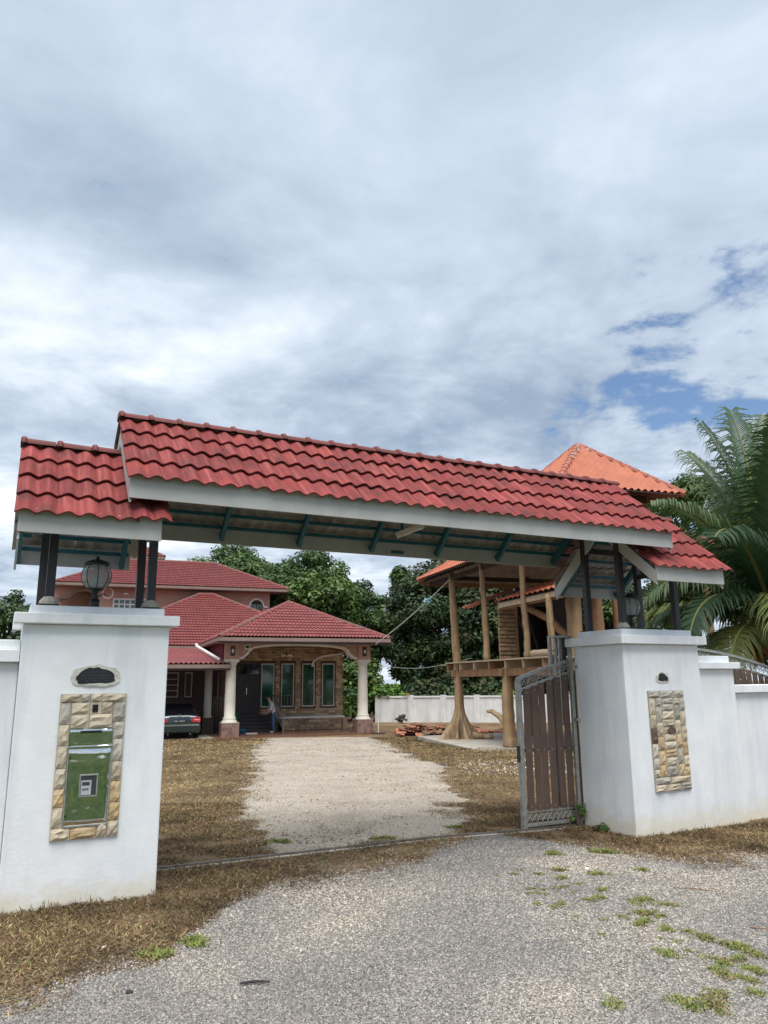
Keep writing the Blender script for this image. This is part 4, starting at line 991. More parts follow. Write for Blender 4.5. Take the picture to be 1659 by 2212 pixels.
for q in cand[:300]:
    dp = 0.02+r_.random()*0.03
    M = Matrix.Translation(Vector(((q[0]+q[1])/2, WT-dp/2, (q[2]+q[3])/2))-hof) @ Matrix.Diagonal((q[1]-q[0]-.014, dp, q[3]-q[2]-.014, 1))
    inst('stone', unit, wall, M)
rm = MB()
for q in cand[300:]: rm.box(q[0]+.007, q[1]-.007, WT-.02-r_.random()*.02, WT-.001, q[2]+.007, q[3]-.007)
part(rm, 'small_stones', 'house_stone', wall)['kind'] = 'stuff'
def window(a, b, z0, z1, t, parent=HS, fr=0.055, reveal=True, bars=()):
    if reveal: rv = MB().box(a-.05, a, t-.045, t+.1, z0-.05, z1+.05).box(b, b+.05, t-.045, t+.1, z0-.05, z1+.05).box(a, b, t-.045, t+.1, z0-.05, z0).box(a, b, t-.045, t+.1, z1, z1+.05); w_ = part(rv, 'window', 'win_reveal', parent)
    f = MB().box(a, a+fr, t-.02, t+.06, z0, z1).box(b-fr, b, t-.02, t+.06, z0, z1).box(a+fr, b-fr, t-.02, t+.06, z0, z0+fr).box(a+fr, b-fr, t-.02, t+.06, z1-fr, z1)
    for zz in bars: f.box(a+fr, b-fr, t-.015, t+.05, zz-.02, zz+.02)
    if reveal: part(f, 'frame', 'win_frame', w_)
    else: w_ = part(f, 'window', 'win_frame', parent)
    part(MB().box(a+fr, b-fr, t+.02, t+.04, z0+fr, z1-fr), 'pane', 'win_glass', w_)
    return w_
for a in (2.16, 3.16, 4.22, 5.25): window(a, a+.66, .62, 2.72, WT)
d_ = part(MB().box(0.95, 2.08, WT+.03, WT+.08, 0.33, 2.72), 'door', 'door_dark')
dm = MB()
for k in range(8): dm.box(0.99+.135*k, 1.09+.135*k, WT+.012, WT+.03, 0.42, 2.15)
part(dm, 'door_panel', 'door_dark', d_)
part(MB().box(0.99, 1.48, WT+.012, WT+.03, 2.22, 2.66).box(1.55, 2.04, WT+.012, WT+.03, 2.22, 2.66), 'fanlight', 'car_glass', d_)
part(MB().tube([(1.46, WT-.03, 1.25), (1.46, WT-.03, 1.55)], .015, 6), 'handle', 'chrome', d_)
# steps, railings, ledge
for k in range(5): part(MB().box(0.72, 2.62, 2.25+.35*k, WT-.051, HG+.06+.15*k, HG+.06+.15*(k+1)-.001), 'step', 'step_dark')
rl = MB().tube([(2.72, 1.45, HG+.06), (2.72, 1.45, 0.42)], .03, 8).tube([(2.72, 1.45, .36), (2.72, 3.7, 1.20), (2.72, 3.94, 1.20)], .022, 8).tube([(2.72,1.45,-.28),(2.72,3.7,.40)], .014, 6)
for k in range(9):
    t = 1.70+.24*k; f = (t-1.45)/2.25; rl.tube([(2.72, t, -.28+.68*f), (2.72, t, .36+.84*f)], .012, 6)
ro3 = part(rl, 'stair_railing', 'rail_grey')
ul = MB().tube([(2.75, 3.92, 1.18), (3.7, 3.92, 1.16)], .02, 6)
for k in range(6): ul.tube([(2.85+.16*k, 3.92, .4), (2.85+.16*k, 3.92, 1.16)], .011, 6)
part(ul, 'landing_railing', 'rail_grey')
pw_ = part(MB().box(3.05, 6.05, 3.12, 3.93, HG+.06, 0.10), 'planter_wall', 'house_mortar')
z = HG+.07
while z < 0.08:
    h = .09+random.random()*.04; x = 3.05
    while x < 6.0:
        l = .18+random.random()*.28; x1 = min(x+l, 6.05); part(MB().box(x+.007, x1-.007, 3.085, 3.119, z+.006, min(z+h, .10)-.006), 'stone', 'house_stone', pw_); x = x1
    z += h
part(MB().box(2.95, 6.15, 3.02, 3.93, .101, .19), 'ledge_slab', 'trim_white')
part(MB().box(6.06, 6.30, 3.02, 3.9, HG+.06, .10), 'ledge_end', 'wall_pink')
# ---- car bay behind the lean-to
part(MB().box(-9.0, 0.5, 6.0, 6.2, HG, 3.5), 'bay_wall', 'wall_maroon')
window(-3.0, -1.56, 1.12, 2.34, 5.99, bars=(1.45, 1.72, 2.0)); window(-1.27, -0.90, 1.12, 2.34, 5.99)
mc = part(MB().lathe([(.22,.24),(.22,.30),(.18,.36),(.17,2.4)], (-.50, 3.0, 0), 16), 'bay_column', 'column_cream', smooth=True)
part(MB().box(-.76, -.24, 2.74, 3.26, HG, .24), 'bay_column_base', 'house_mortar', mc)
gr = MB()
for k in range(6): gr.tube([(-.22+.09*k, 3.0, HG), (-.22+.09*k, 3.0, 1.15)], .012, 6)
gr.tube([(-.24, 3.0, 1.15), (.28, 3.0, 1.15)], .02, 6).tube([(-.24, 3.0, .85), (.28, 3.0, .85)], .016, 6); gr.tube([(-.05,3.0,HG),(-.05,3.0,2.3)], .02, 6)
part(gr, 'bay_railing', 'rail_grey')
# downpipe
dp = MB().tube([(-1.38, 1.0, 3.50), (-1.34, .95, 3.38), (-.45, .45, 2.82), (-.40,.40,2.79)], .07, 10); part(dp, 'downpipe', 'pipe_white')
# main block and upper storey walls
part(MB().box(-6.0, 0.45, 6.21, 12.0, HG, 3.6).box(6.37, 6.9, 6.2, 12.0, HG, 3.6), 'main_wall', 'wall_pink')
UT = 13.3; um = MB()
um.box(-5.60, 4.45, UT, 20.0, 3.6, 7.28); um.box(-8.0, -5.60, UT+3.0, 20.0, 3.6, 7.28); part(um, 'upper_wall', 'wall_pink')
part(MB().box(-8.0, -5.601, UT-.02, UT+3.0, 4.8, 5.9), 'balcony_floor', 'wall_pink')
# balcony arch
BA = [(-7.72,6.62),(-7.30,6.62),(-7.05,6.82),(-6.85,7.0),(-6.5,7.10),(-6.2,7.10),(-5.9,7.02),(-5.70,6.85)]
part(MB().prism_xz([(-8.0,7.28),(-8.0,6.45),(-7.75,6.45)]+[(x, z_-.06) for x, z_ in BA]+[(-5.601,6.7),(-5.601,7.28)], UT, UT+.25), 'balcony_arch', 'wall_pink')
bm_ = MB()
for a, b in zip(BA[:-1], BA[1:]): bm_.beam((a[0], UT+.05, a[1]), (b[0], UT+.05, b[1]), .40, .12)
part(bm_, 'balcony_moulding', 'trim_tan')
part(MB().box(-8.0, -7.62, UT+.0, UT+.35, 5.9, 6.449), 'balcony_post', 'wall_pink'); part(MB().box(-8.05, -7.57, UT-.06, UT+.4, 6.45, 6.62), 'balcony_capital', 'trim_tan')
rg = MB()
vs = []; n = 24
for r, y in ((.34,UT-.03),(.34,UT-.001),(.24,UT-.03)):
    for k in range(n): a = 2*math.pi*k/n; vs.append((-5.13+r*math.cos(a), y, 6.98+r*math.sin(a)))
rg.add(vs, [(k, (k+1)%n, 2*n+(k+1)%n, 2*n+k) for k in range(n)]+[(n+k, n+(k+1)%n, (k+1)%n, k) for k in range(n)])
rg.lathe([(0.10,0),(0.10,0.02)], (0,0,0), 3) if False else None
part(rg, 'round_ornament', 'trim_white')
wf = MB(); wf.box(-4.82, -2.9, UT-.05, UT+.0, 5.72, 6.70)
uw = part(wf, 'window', 'trim_white')
for i in range(6):
    for j in range(3): part(MB().box(-4.74+.305*i, -4.74+.305*i+.24, UT-.056, UT-.0505, 5.80+.295*j, 5.80+.295*j+.22), 'pane', 'win_glass', uw)
part(MB().box(-4.25, -3.98, UT-.10, UT-.001, 6.92, 7.02), 'wall_lamp', 'trim_white')
aw = [(3.62+.36*math.cos(a), 6.42+.40*math.sin(a)) for a in [math.pi*k/12 for k in range(13)]]
awo = part(MB().prism_xz([(3.26,6.0)]+aw[::-1]+[(3.98,6.0)], UT-.04, UT-.001), 'window', 'wood_dark')
tm_ = MB(); ar = [(3.62+.44*math.cos(a), 6.42+.46*math.sin(a)) for a in [math.pi*k/12 for k in range(13)]]
for a, b in zip(ar[:-1], ar[1:]): tm_.beam((a[0], UT-.06, a[1]), (b[0], UT-.06, b[1]), .10, .11)
tm_.box(4.06, 4.30, UT-.10, UT-.01, 6.36, 6.46).box(2.94, 3.18, UT-.10, UT-.01, 6.36, 6.46)
part(tm_, 'arch_trim', 'trim_white', awo)
for k in range(4): part(MB().box(3.30+.17*k, 3.42+.17*k, UT-.05, UT-.0405, 6.02, 6.55), 'pane', 'win_glass', awo)

# ================================================================== things around the porch
# saloon car parked nose-in under the lean-to
CAR = HOUSE.thing('parked_car', 'dark grey saloon car parked nose-in under the lean-to roof', 'car', -2.02, 2.4, HG+0.015)
CAR['_off'] = (0, 0, 0)
def loft(secs, m=0):
    mb = MB(); n = len(secs[0]); vs = [p for s_ in secs for p in s_]
    fs = [(i*n+j, i*n+(j+1) % n, (i+1)*n+(j+1) % n, (i+1)*n+j) for i in range(len(secs)-1) for j in range(n)]
    fs += [tuple(range(n))[::-1], tuple((len(secs)-1)*n+j for j in range(n))]
    return mb.add(vs, [f[::-1] for f in fs], m)
def csec(y, hw, z0, z1, tuck=0.06, crown=0.03):
    zm = (z0+z1)/2
    return [(-hw+tuck, y, z0), (-hw, y, z0+.12), (-hw-.01, y, zm), (-hw+.03, y, z1-.06), (-hw+.13, y, z1), (-hw*.4, y, z1+crown), (hw*.4, y, z1+crown), (hw-.13, y, z1), (hw-.03, y, z1-.06), (hw+.01, y, zm), (hw, y, z0+.12), (hw-tuck, y, z0)]
body = loft([csec(-2.32,.74,.36,.80), csec(-2.30,.82,.30,.92), csec(-2.22,.87,.24,.96), csec(-1.6,.90,.20,.99), csec(-.8,.91,.18,.97), csec(.6,.91,.18,.96), csec(1.5,.90,.20,.92), csec(2.15,.84,.24,.80), csec(2.35,.70,.32,.66)])
b_ = body.build('body', 'car_paint', CAR, smooth=True)
def gsec(y, hb, ht, z0, z1): return [(-hb, y, z0), (-(hb*.35+ht*.65)-.03, y, z0+(z1-z0)*.6), (-ht, y, z1-.05), (-ht*.75, y, z1), (ht*.75, y, z1), (ht, y, z1-.05), ((hb*.35+ht*.65)+.03, y, z0+(z1-z0)*.6), (hb, y, z0)]
loft([gsec(-1.72,.78,.76,.965,.985), gsec(-1.45,.79,.68,.965,1.14), gsec(-1.05,.80,.60,.965,1.34), gsec(-.6,.80,.585,.965,1.425), gsec(.0,.80,.585,.965,1.44), gsec(.5,.79,.59,.965,1.38), gsec(1.15,.78,.66,.94,1.05), gsec(1.3,.76,.72,.93,.96)]).build('cabin', 'car_paint', CAR, smooth=True)
def glassq(a, b, c, d, nm, parent=CAR): return MB().add([a, b, c, d], [(0,1,2,3)]).build(nm, 'car_glass', parent)
rg_ = MB().add([(-.66,-1.66,1.0),(.66,-1.66,1.0),(.62,-1.45,1.16),(.52,-1.06,1.35),(-.52,-1.06,1.35),(-.62,-1.45,1.16)], [(0,1,2,5),(5,2,3,4)])
rg_.v = [(x, y-.022, z+.018) for x, y, z in rg_.v]; rg_.build('rear_window', 'car_glass', CAR)
for sx in (-1, 1):
    MB().add([(sx*.80,-1.2,1.0),(sx*.80,.95,1.0),(sx*.63,.45,1.33),(sx*.62,-.85,1.36)], [(0,1,2,3)] if sx > 0 else [(3,2,1,0)]).build('side_window', 'car_glass', CAR)
    tl = MB(); tl.prism_xz([(sx*.46,.80),(sx*.50,.70),(sx*.84,.66),(sx*.87,.74),(sx*.84,.90),(sx*.66,.90)], -2.345, -2.20); t_ = tl.build('tail_light', 'tail_red', CAR, bevel=.012)
    MB().prism_xz([(sx*.60,.80),(sx*.62,.765),(sx*.82,.765),(sx*.82,.80)], -2.352, -2.346).build('reversing_lens', 'tail_clear', t_)
    for y_ in (-1.42, 1.42):
        wh = MB().tube([(sx*.70, y_, .32), (sx*.89, y_, .32)], .32, 24).build('wheel', 'tyre', CAR)
        MB().tube([(sx*.885, y_, .32), (sx*.897, y_, .32)], .21, 18).build('rim', 'rim', wh)
MB().box(-.42, .42, -2.338, -2.30, .905, .935).build('boot_lid_trim', 'chrome', CAR)
MB().box(-.80, .80, -2.352, -2.315, .565, .60).build('bumper_trim', 'chrome', CAR)
bp = MB(); bp.prism_xz([(-.86,.28),(.86,.28),(.88,.40),(.87,.57),(-.87,.57),(-.88,.40)], -2.36, -2.20); bp.build('bumper', 'car_paint', CAR, bevel=.03)
pl_ = MB().box(-.27, .27, -2.335, -2.295, .685, .79).build('number_plate', 'plate_black', CAR)
ch_ = MB(); x = -.22
for w_ in (.05,.05,.05,.0,.045,.045,.045,.045):
    if w_: ch_.box(x, x+.012, -2.338, -2.335, .71, .765).box(x, x+w_*.75, -2.338, -2.335, .755, .765).box(x+w_*.55, x+w_*.75, -2.338, -2.335, .71, .765)
    x += .056
ch_.build('plate_characters', 'plate_white', pl_)
st_ = MB()
for k in range(3): a = math.pi/2+k*2.0944; st_.beam((0,-2.315,.962), (.045*math.cos(a),-2.315,.962+.045*math.sin(a)), .012, .012, up=(0,1,0))
for k in range(16): a, b = k*.3927, (k+1)*.3927; st_.beam((.05*math.cos(a),-2.315,.962+.05*math.sin(a)), (.05*math.cos(b),-2.315,.962+.05*math.sin(b)), .009, .009, up=(0,1,0))
st_.build('boot_emblem', 'chrome', CAR)
MB().tube([(-.45,-2.30,.22),(-.45,-2.36,.22)], .035, 8).tube([(.45,-2.30,.22),(.45,-2.36,.22)], .035, 8).build('exhaust', 'chrome', CAR)
MB().prism_xz([(-.03,1.44),(.03,1.44),(.0,1.50)], -.75, -.60).build('roof_antenna', 'car_paint', CAR)

o = HOUSE.thing('wash_basin', 'blue plastic basin on the porch floor by the steps', 'basin', 0.95, 1.9, HG+.06); o['_off'] = (0,0,0)
MB().lathe([(.12,0),(.17,.14),(.19,.15),(.19,.17),(.16,.16),(.11,.03)], n=18).build('bowl', 'basin_blue', o, smooth=True)
o2 = HOUSE.thing('floor_board', 'white flat board lying on the porch beside the blue basin', 'board', 1.3, 1.6, HG+.06); o2['_off'] = (0,0,0)
MB().box(-.25,.25,-.12,.12,0,.025).build('panel', 'trim_white', o2); MB().box(-.25,.25,-.135,-.121,0,.04).build('lip', 'trim_white', o2)
o = HOUSE.thing('green_tub', 'dark green plastic tub behind the left porch column', 'tub', 0.62, 2.6, 0.0); o['_off'] = (0,0,HG+.06)
o.location = HOUSE.w(0.62, 2.6, HG+.06); o['_off'] = (0,0,0)
MB().lathe([(.20,0),(.22,.02),(.27,.80),(.285,.82),(.285,.86),(.24,.86)], n=18).build('drum', 'tub_green', o, smooth=True)
MB().lathe([(.285,.861),(.27,.90),(.10,.93)], n=18).build('lid', 'tub_green', o, smooth=True)
q = GATE.w(0,0,0)
o = thing('floor_squeegee', 'floor squeegee with a short white handle standing beside the right porch column', 'squeegee', (-0.34, 35.2, HG), R(20))
MB().box(-.32,.32,-.035,.035,0,.07).build('blade', 'gutter_brown', o); MB().tube([(0,0,.07),(0,0,.62)], .024, 8).build('handle', 'pipe_white', o)
# man by the steps
def person():
    o = HOUSE.thing('person', 'man in a pale grey shirt and blue jeans bending forward by the porch steps', 'person', 2.33, 1.75, HG+.06); o['_off'] = (0,0,0)
    V = []; E_ = []; Rr = []
    def j(p, r, par=None):
        V.append(p); Rr.append(r)
        if par is not None: E_.append((par, len(V)-1))
        return len(V)-1
    pel = j((0,0,.88),.135); sp1 = j((-.03,0,1.05),.13,pel); sp2 = j((-.09,0,1.25),.15,sp1); nk = j((-.17,0,1.42),.075,sp2); hd0 = j((-.22,0,1.50),.07,nk); hd = j((-.26,0,1.58),.095,hd0); hd2 = j((-.28,0,1.66),.075,hd)
    for sy in (-1, 1):
        hp = j((0,sy*.10,.80),.10,pel); kn = j((-.04 if sy < 0 else .03,sy*.12,.47),.075,hp); an = j((.02 if sy < 0 else .06,sy*.12,.10),.05,kn); ft = j((-.06,sy*.13,.045),.042,an); j((-.15,sy*.14,.035),.03,ft)
        sh = j((-.11,sy*.19,1.34),.075,sp2); el = j((-.17,sy*.26,1.08),.05,sh); wr = j((-.34,sy*.22,.93),.034,el); pm = j((-.40,sy*.21,.88),.036,wr)
        for f_ in range(4): k1 = j((-.45,sy*.21+(f_-1.5)*.018,.845),.011,pm); j((-.47+.004*f_,sy*.21+(f_-1.5)*.018,.80+.004*f_),.009,k1)
        th_ = j((-.42,sy*.21-sy*.045,.875),.012,pm); j((-.45,sy*.21-sy*.055,.84),.010,th_)
    me = bpy.data.meshes.new('tmp'); me.from_pydata(V, E_, []); tmp = bpy.data.objects.new('tmp', me); COL.objects.link(tmp)
    sk = tmp.modifiers.new('s', 'SKIN'); me.skin_vertices[0].data[0].use_root = True
    for i, r in enumerate(Rr): me.skin_vertices[0].data[i].radius = (r, r)
    tmp.modifiers.new('u', 'SUBSURF').levels = 1
    dg = bpy.context.evaluated_depsgraph_get(); m2 = bpy.data.meshes.new_from_object(tmp.evaluated_get(dg)); bpy.data.objects.remove(tmp)
    m2.name = 'body'; m2.materials.clear()
    for n_ in ('shirt', 'jeans', 'skin', 'shoe'): m2.materials.append(MATS[n_])
    for p in m2.polygons:
        c = p.center; p.use_smooth = True
        p.material_index = 3 if c.z < .075 else 1 if c.z < .93 and c.x > -.2 else 2 if (c.z > 1.43 or c.x < -.25) else 0
    b = bpy.data.objects.new('body', m2); COL.objects.link(b); b.parent = o
    h = MB(); 
    for a_ in range(1): h.lathe([(.085,0),(.105,.04),(.10,.10),(.06,.145),(.01,.155)], (0,0,0), 14)
    ho = h.build('hair', 'hair', o, smooth=True, off=(0,0,0)); ho.location = (-.245, 0, 1.60); ho.rotation_euler = (0, -.25, 0)
    fc = MB(); fc.tube([(-.355,0,1.60),(-.385,0,1.57)], [.012,.016], 6).box(-.362,-.352,-.045,-.02,1.615,1.625).box(-.362,-.352,.02,.045,1.615,1.625).box(-.350,-.342,-.03,.03,1.535,1.543); fc.build('face', 'skin', o)
    o.rotation_euler[2] += R(0); o.scale = (0.98, 0.98, 0.98)
person()
# ================================================================== tree-house pavilion on trunks
TZ = -0.36
slab = TREEH.thing('concrete_slab', 'low concrete slab under the tree-trunk pavilion', 'slab', 2.5, 0.5, TZ)
pol = [(-0.95,6.0),(-1.25,2.0),(-1.55,-3.6),(1.0,-4.6),(7.5,-4.2),(7.5,6.2)]
MB().prism_xy(pol, TZ-0.35, TZ+0.07).build('slab', 'concrete', slab, bevel=.02)
TH = TREEH.thing('timber_pavilion', 'timber pavilion on tree-trunk posts with raised deck and orange tiled roofs', 'pavilion', 3.0, 1.0, TZ+.07)
def trunk(pts, rad, name, m='wood_pale', n=14, wob=.03, seed=0, parent=TH):
    rr = random.Random(seed); P = []; Q = []
    N_ = len(pts)*5
    for i in range(N_+1):
        f = i/N_*(len(pts)-1); k = min(int(f), len(pts)-2); u = f-k
        p = Vector(pts[k]).lerp(Vector(pts[k+1]), u); r = rad[k]*(1-u)+rad[k+1]*u
        P.append(p+Vector((rr.uniform(-1,1), rr.uniform(-1,1), 0))*wob*.35); Q.append(r*(1+rr.uniform(-.05,.05)))
    return MB().tube(P, Q, n).build(name, m, parent, smooth=True)
Z0 = TZ+.07
# big flared root trunk
def root_trunk():
    t1 = trunk([(0,4.0,0.3),(0,4.0,1.65),(-.02,4.05,2.6),(-.05,4.15,4.3),(-.08,4.25,5.95)], [.20,.165,.155,.14,.11], 'root_post', seed=2)
    nb = 72; mb = MB(); levels = 14; vs = []
    but = [(-2.85,.88,.10),(-2.2,.58,.06),(-1.55,.66,.05),(-.95,.46,.06),(-.30,.84,.06),(.6,.6,.10),(1.6,.7,.10),(2.5,.7,.10)]
    for l in range(levels+1):
        f = l/levels; z = Z0+ (1.05)*f
        for k in range(nb):
            a = -math.pi+2*math.pi*k/nb; r = .19
            for ba, br, bw in but:
                d = math.atan2(math.sin(a-ba), math.cos(a-ba)); r += (br)*math.exp(-(d/ (bw*2.2))**2)*(1-f)**1.7
            r *= 1+.05*math.sin(7*a+3*f)+.04*math.sin(17*a+5*f)*(1-f)
            vs.append((r*math.cos(a), 4.0+r*math.sin(a), z))
    fs = [(l*nb+k, l*nb+(k+1) % nb, (l+1)*nb+(k+1) % nb, (l+1)*nb+k) for l in range(levels) for k in range(nb)]
    mb.add(vs, fs).build('root_flare', 'wood_root', TH, smooth=True)
    trunk([(.35,3.6,Z0+.13),(.7,3.35,Z0+.09),(.92,3.15,Z0+.085)], [.13,.10,.09], 'root_spur', 'wood_root', 10, .01, 5)
root_trunk()
trunk([(0,0,Z0),(0,0,Z0+.35),(-.02,.02,1.0),(.03,0,2.2)], [.27,.21,.19,.175], 'near_post', 'wood_pale', 16, .03, 9)
trunk([(0,.02,.62+Z0),(-.20,.30,Z0+.95),(-.36,.52,Z0+1.10),(-.46,.64,Z0+1.10)], [.13,.10,.075,.055], 'branch_stub', 'wood_root', 8, .01, 4)
for i, (s, t) in enumerate(((3.2,4.2),(3.4,-2.6),(6.2,4.0),(6.3,-2.4),(3.3,.8))):
    trunk([(s,t,Z0),(s,t,1.0),(s+.03,t,2.2)], [.26,.2,.19], 'rear_post', 'wood_pale', 12, .03, 20+i)
# deck: beams, joists, boards
for t in (4.0, 0.0, -2.6): MB().beam((-.25,t,2.06), (7.0,t,2.06), .16, .24).build('cross_beam', 'wood_brown', TH)
MB().beam((.0,-3.0,2.07), (.0,3.78,2.07), .17, .24).build('edge_beam', 'wood_brown', TH)
MB().beam((3.3,-3.0,2.07), (3.3,4.4,2.07), .17, .24).build('edge_beam', 'wood_brown', TH)
for k in range(7):
    t = -2.75+1.22*k; MB().box(-.22, 7.1, t-.03, t+.03, 2.19, 2.44).build('joist', 'wood_weather' if k % 3 else 'wood_brown', TH)
for k in range(24):
    s = -.24+.305*k; MB().box(s, s+.285, -2.9, 4.72, 2.441, 2.49).build('deck_board', 'wood_weather', TH)
# upper posts
trunk([(0.02,1.5,2.49),(.02,1.5,3.3),(-.05,1.45,4.6),(-.10,1.45,5.95)], [.135,.115,.10,.09], 'upper_post', seed=31, n=12)
trunk([(.02,-1.4,2.49),(.04,-1.4,3.2),(-.02,-1.4,4.1),(-.03,-1.42,5.7)], [.105,.095,.10,.085], 'upper_post', seed=33, n=12, wob=.05)
trunk([(.05,-2.9,2.49),(.0,-2.95,3.2),(.02,-2.9,4.3)], [.12,.10,.09], 'upper_post', seed=35, n=12)
trunk([(1.0,-2.65,Z0),(1.0,-2.65,2.5),(1.0,-2.65,4.6)], [.26,.25,.23], 'thick_post', seed=37, n=14)
trunk([(1.75,-2.75,Z0),(1.75,-2.75,2.5),(1.75,-2.75,5.2)], [.2,.19,.17], 'thick_post', 'wood_brown', seed=38, n=14)
trunk([(2.6,-2.6,2.4),(2.6,-2.6,5.9)], [.17,.13], 'upper_post', 'wood_brown', seed=39, n=12)
for i, (s, t) in enumerate(((6.4,4.2),(6.4,-2.2),(3.3,4.3))): trunk([(s,t,2.49),(s,t,5.9)], [.14,.10], 'upper_post', seed=50+i, n=10)
trunk([(.15,-.9,4.20),(.6,-1.9,3.65),(.9,-2.5,3.0),(1.0,-2.6,2.8)], [.10,.12,.13,.13], 'brace', 'wood_brown', 10, .03, 41)
# plank cabin
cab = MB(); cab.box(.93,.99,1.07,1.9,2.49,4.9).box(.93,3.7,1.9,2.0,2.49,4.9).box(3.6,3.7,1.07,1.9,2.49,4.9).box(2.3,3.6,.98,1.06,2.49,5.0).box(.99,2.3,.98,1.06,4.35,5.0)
cabin = cab.build('cabin_wall', 'wood_dark', TH)  # dark plank colour carries the shade inside the cabin
z = 2.50; k = 0; rr = random.Random(3)
while z < 4.45:
    h = .11+rr.random()*.06
    mb = MB(); n = 5; vs = []
    for i in range(n+1):
        x = .26+.60*i/n; dz = rr.uniform(-.012,.012); yy = .93+rr.uniform(-.02,.02)
        vs += [(x, yy+.02, z+.008+dz), (x, yy-.03, z+h*.3), (x, yy-.03, z+h*.7), (x, yy+.02, z+h-.004+dz), (x, yy+.10, z+h-.004), (x, yy+.10, z+.008)]
    fs = [(i*6+j, (i+1)*6+j, (i+1)*6+(j+1) % 6, i*6+(j+1) % 6) for i in range(n) for j in range(6)] + [tuple(range(6))[::-1], tuple(n*6+j for j in range(6))]
    mb.add(vs, fs).build('slab_board', 'wood_log', TH); z += h; k += 1
MB().box(.86,.98,.92,1.06,2.49,4.45).build('door_post', 'wood_brown', TH)
MB().beam((1.25,.6,2.5),(1.0,.9,4.0), .06,.04).beam((1.62,.6,2.5),(1.37,.9,4.0), .06,.04).build('ladder_rail', 'wood_dark', TH)
trunk([(.05,-1.7,2.60),(.05,-2.75,2.60)], [.11,.11], 'rolled_mat', 'wood_weather', 10, .0, 60)
# roofs
def tiled(parent, *a, **k): return hip_roof(parent, *a, tilem='tile_orange', capm='hip_orange', **k)
def under_battens(parent, s0, s1, t0, t1, ze, k_):
    mb = MB(); h = min(s1-s0, t1-t0)/2; n = int((t1-t0)/.42)
    for i in range(n+1):
        t = t0+.1+(t1-t0-.2)*i/n; hh = min(h, t-t0, t1-t)
        if hh > .15: mb.beam((s0+.08, t, ze-.10), (s0+hh, t, ze-.10+k_*hh), .05, .07); mb.beam((s1-.08, t, ze-.10), (s1-hh, t, ze-.10+k_*hh), .05, .07)
    for j in range(1, 5):
        v = h*j/5; mb.box(s0+v-.02, s0+v+.02, t0+v, t1-v, ze-.07+k_*v-.03, ze-.07+k_*v)
    mb.build('rafters', 'wood_dark', parent)
ro, _, A, B = tiled(TH, -.62, 7.4, -3.0, 6.5, 5.90, math.atan(.62), .20, .40, 'lower_roof', faces='flrb', amp=.06, lift=.03, capr=.11)
under_battens(ro, -.62, 7.4, -3.0, 6.5, 5.90, .62)
MB().box(-.5,7.3,6.32,6.38,5.66,5.84).build('eaves_board', 'wood_brown', ro)
MB().beam((-.1,-2.9,5.72),(-.1,6.3,5.72), .10,.16).beam((-.1,4.2,5.72),(7,4.2,5.72), .10,.16).build('roof_plate', 'wood_dark', TH)
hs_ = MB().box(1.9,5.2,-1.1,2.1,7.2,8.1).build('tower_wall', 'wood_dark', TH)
TSC = (3.58, .50); ro, _, A, B = tiled(TH, TSC[0]-2.5, TSC[0]+2.5, -2.0, 3.0, 8.02, math.atan(.92), .27, .28, 'upper_roof', faces='flrb', amp=.095, lift=.003, capr=.12)
mm = MB(); rr = random.Random(8)
for k in range(16):
    f = rr.random()*.8; p = Vector(A).lerp(Vector((TSC[0]-2.5,-2.0,8.02)), f)+Vector((rr.uniform(-.08,.12),-.1,.06)); mm.box(p.x-.025,p.x+.025,p.y-.03,p.y+.02,p.z-.02,p.z+.03)
mm.box(A[0]+.05,A[0]+.28,A[1]-.38,A[1]-.30,A[2]-.30,A[2]-.22); mm.build('mortar_patch', 'mortar', ro)
# small roof over the landing: eave along the deck edge
lr = MB(); roof_face(lr, (-.02,.62,4.42), (-.02,-3.55,4.42), (1.9,-3.55,5.10), (1.9,.62,5.10), .33, .45, .06, .03)
l_ = lr.build('landing_roof', 'tile_orange', TH)
MB().add([(-.02,.62,4.39),(-.02,-3.55,4.39),(1.9,-3.55,5.07),(1.9,.62,5.07)], [(0,1,2,3)]).build('roof_lining', 'wood_dark', l_)
MB().box(.02,.07,-3.5,.45,4.20,4.37).build('eaves_board', 'wood_weather', l_)
MB().beam((.15,-3.4,4.22),(.15,.5,4.22), .12,.14).build('roof_plate', 'wood_brown', l_)
cr = MB(); roof_face(cr, (-.45,2.55,4.33), (-.45,2.0,4.33), (1.35,2.0,5.02), (1.35,2.55,5.02), .33, .45, .06, .03)
c_ = cr.build('cabin_roof', 'tile_orange', TH)
MB().add([(-.45,2.55,4.30),(-.45,2.0,4.30),(1.35,2.0,4.99),(1.35,2.55,4.99)], [(0,1,2,3)]).build('roof_lining', 'orange_under', c_)
MB().beam((-.45,1.97,4.35),(1.35,1.97,5.05), .05,.10).build('barge_board', 'hip_orange', c_)

# rope from the house to the pavilion
rp = MB(); a, b = Vector((-0.42, 34.0, 3.42)), Vector((2.50, 29.2, 5.62))
pts = [a.lerp(b, i/20)+Vector((0,0,-.10*math.sin(math.pi*i/20))) for i in range(21)]
rope = rp.tube(pts, .016, 6).build('tie_rope', 'rope_pale'); tag(rope, 'pale rope stretched from the porch roof up to the pavilion roof', 'rope')
pw = MB(); c = pts[15]
for k in range(9): pw.lathe([(.015,0),(.06,.04),(.05,.08),(.01,.10)], c+Vector((random.uniform(-.2,.2), random.uniform(-.08,.08), random.uniform(-.18,.08))), 6)
tag(pw.build('plastic_wrap', 'plastic_blue'), 'torn pale blue plastic tied round the slanting rope', 'plastic')
wire = MB(); a, b = Vector((-0.3,36.0,2.55)), Vector((3.2,28.5,2.62))
wire.tube([a.lerp(b, i/16)+Vector((0,0,-.25*math.sin(math.pi*i/16))) for i in range(17)], .007, 5)
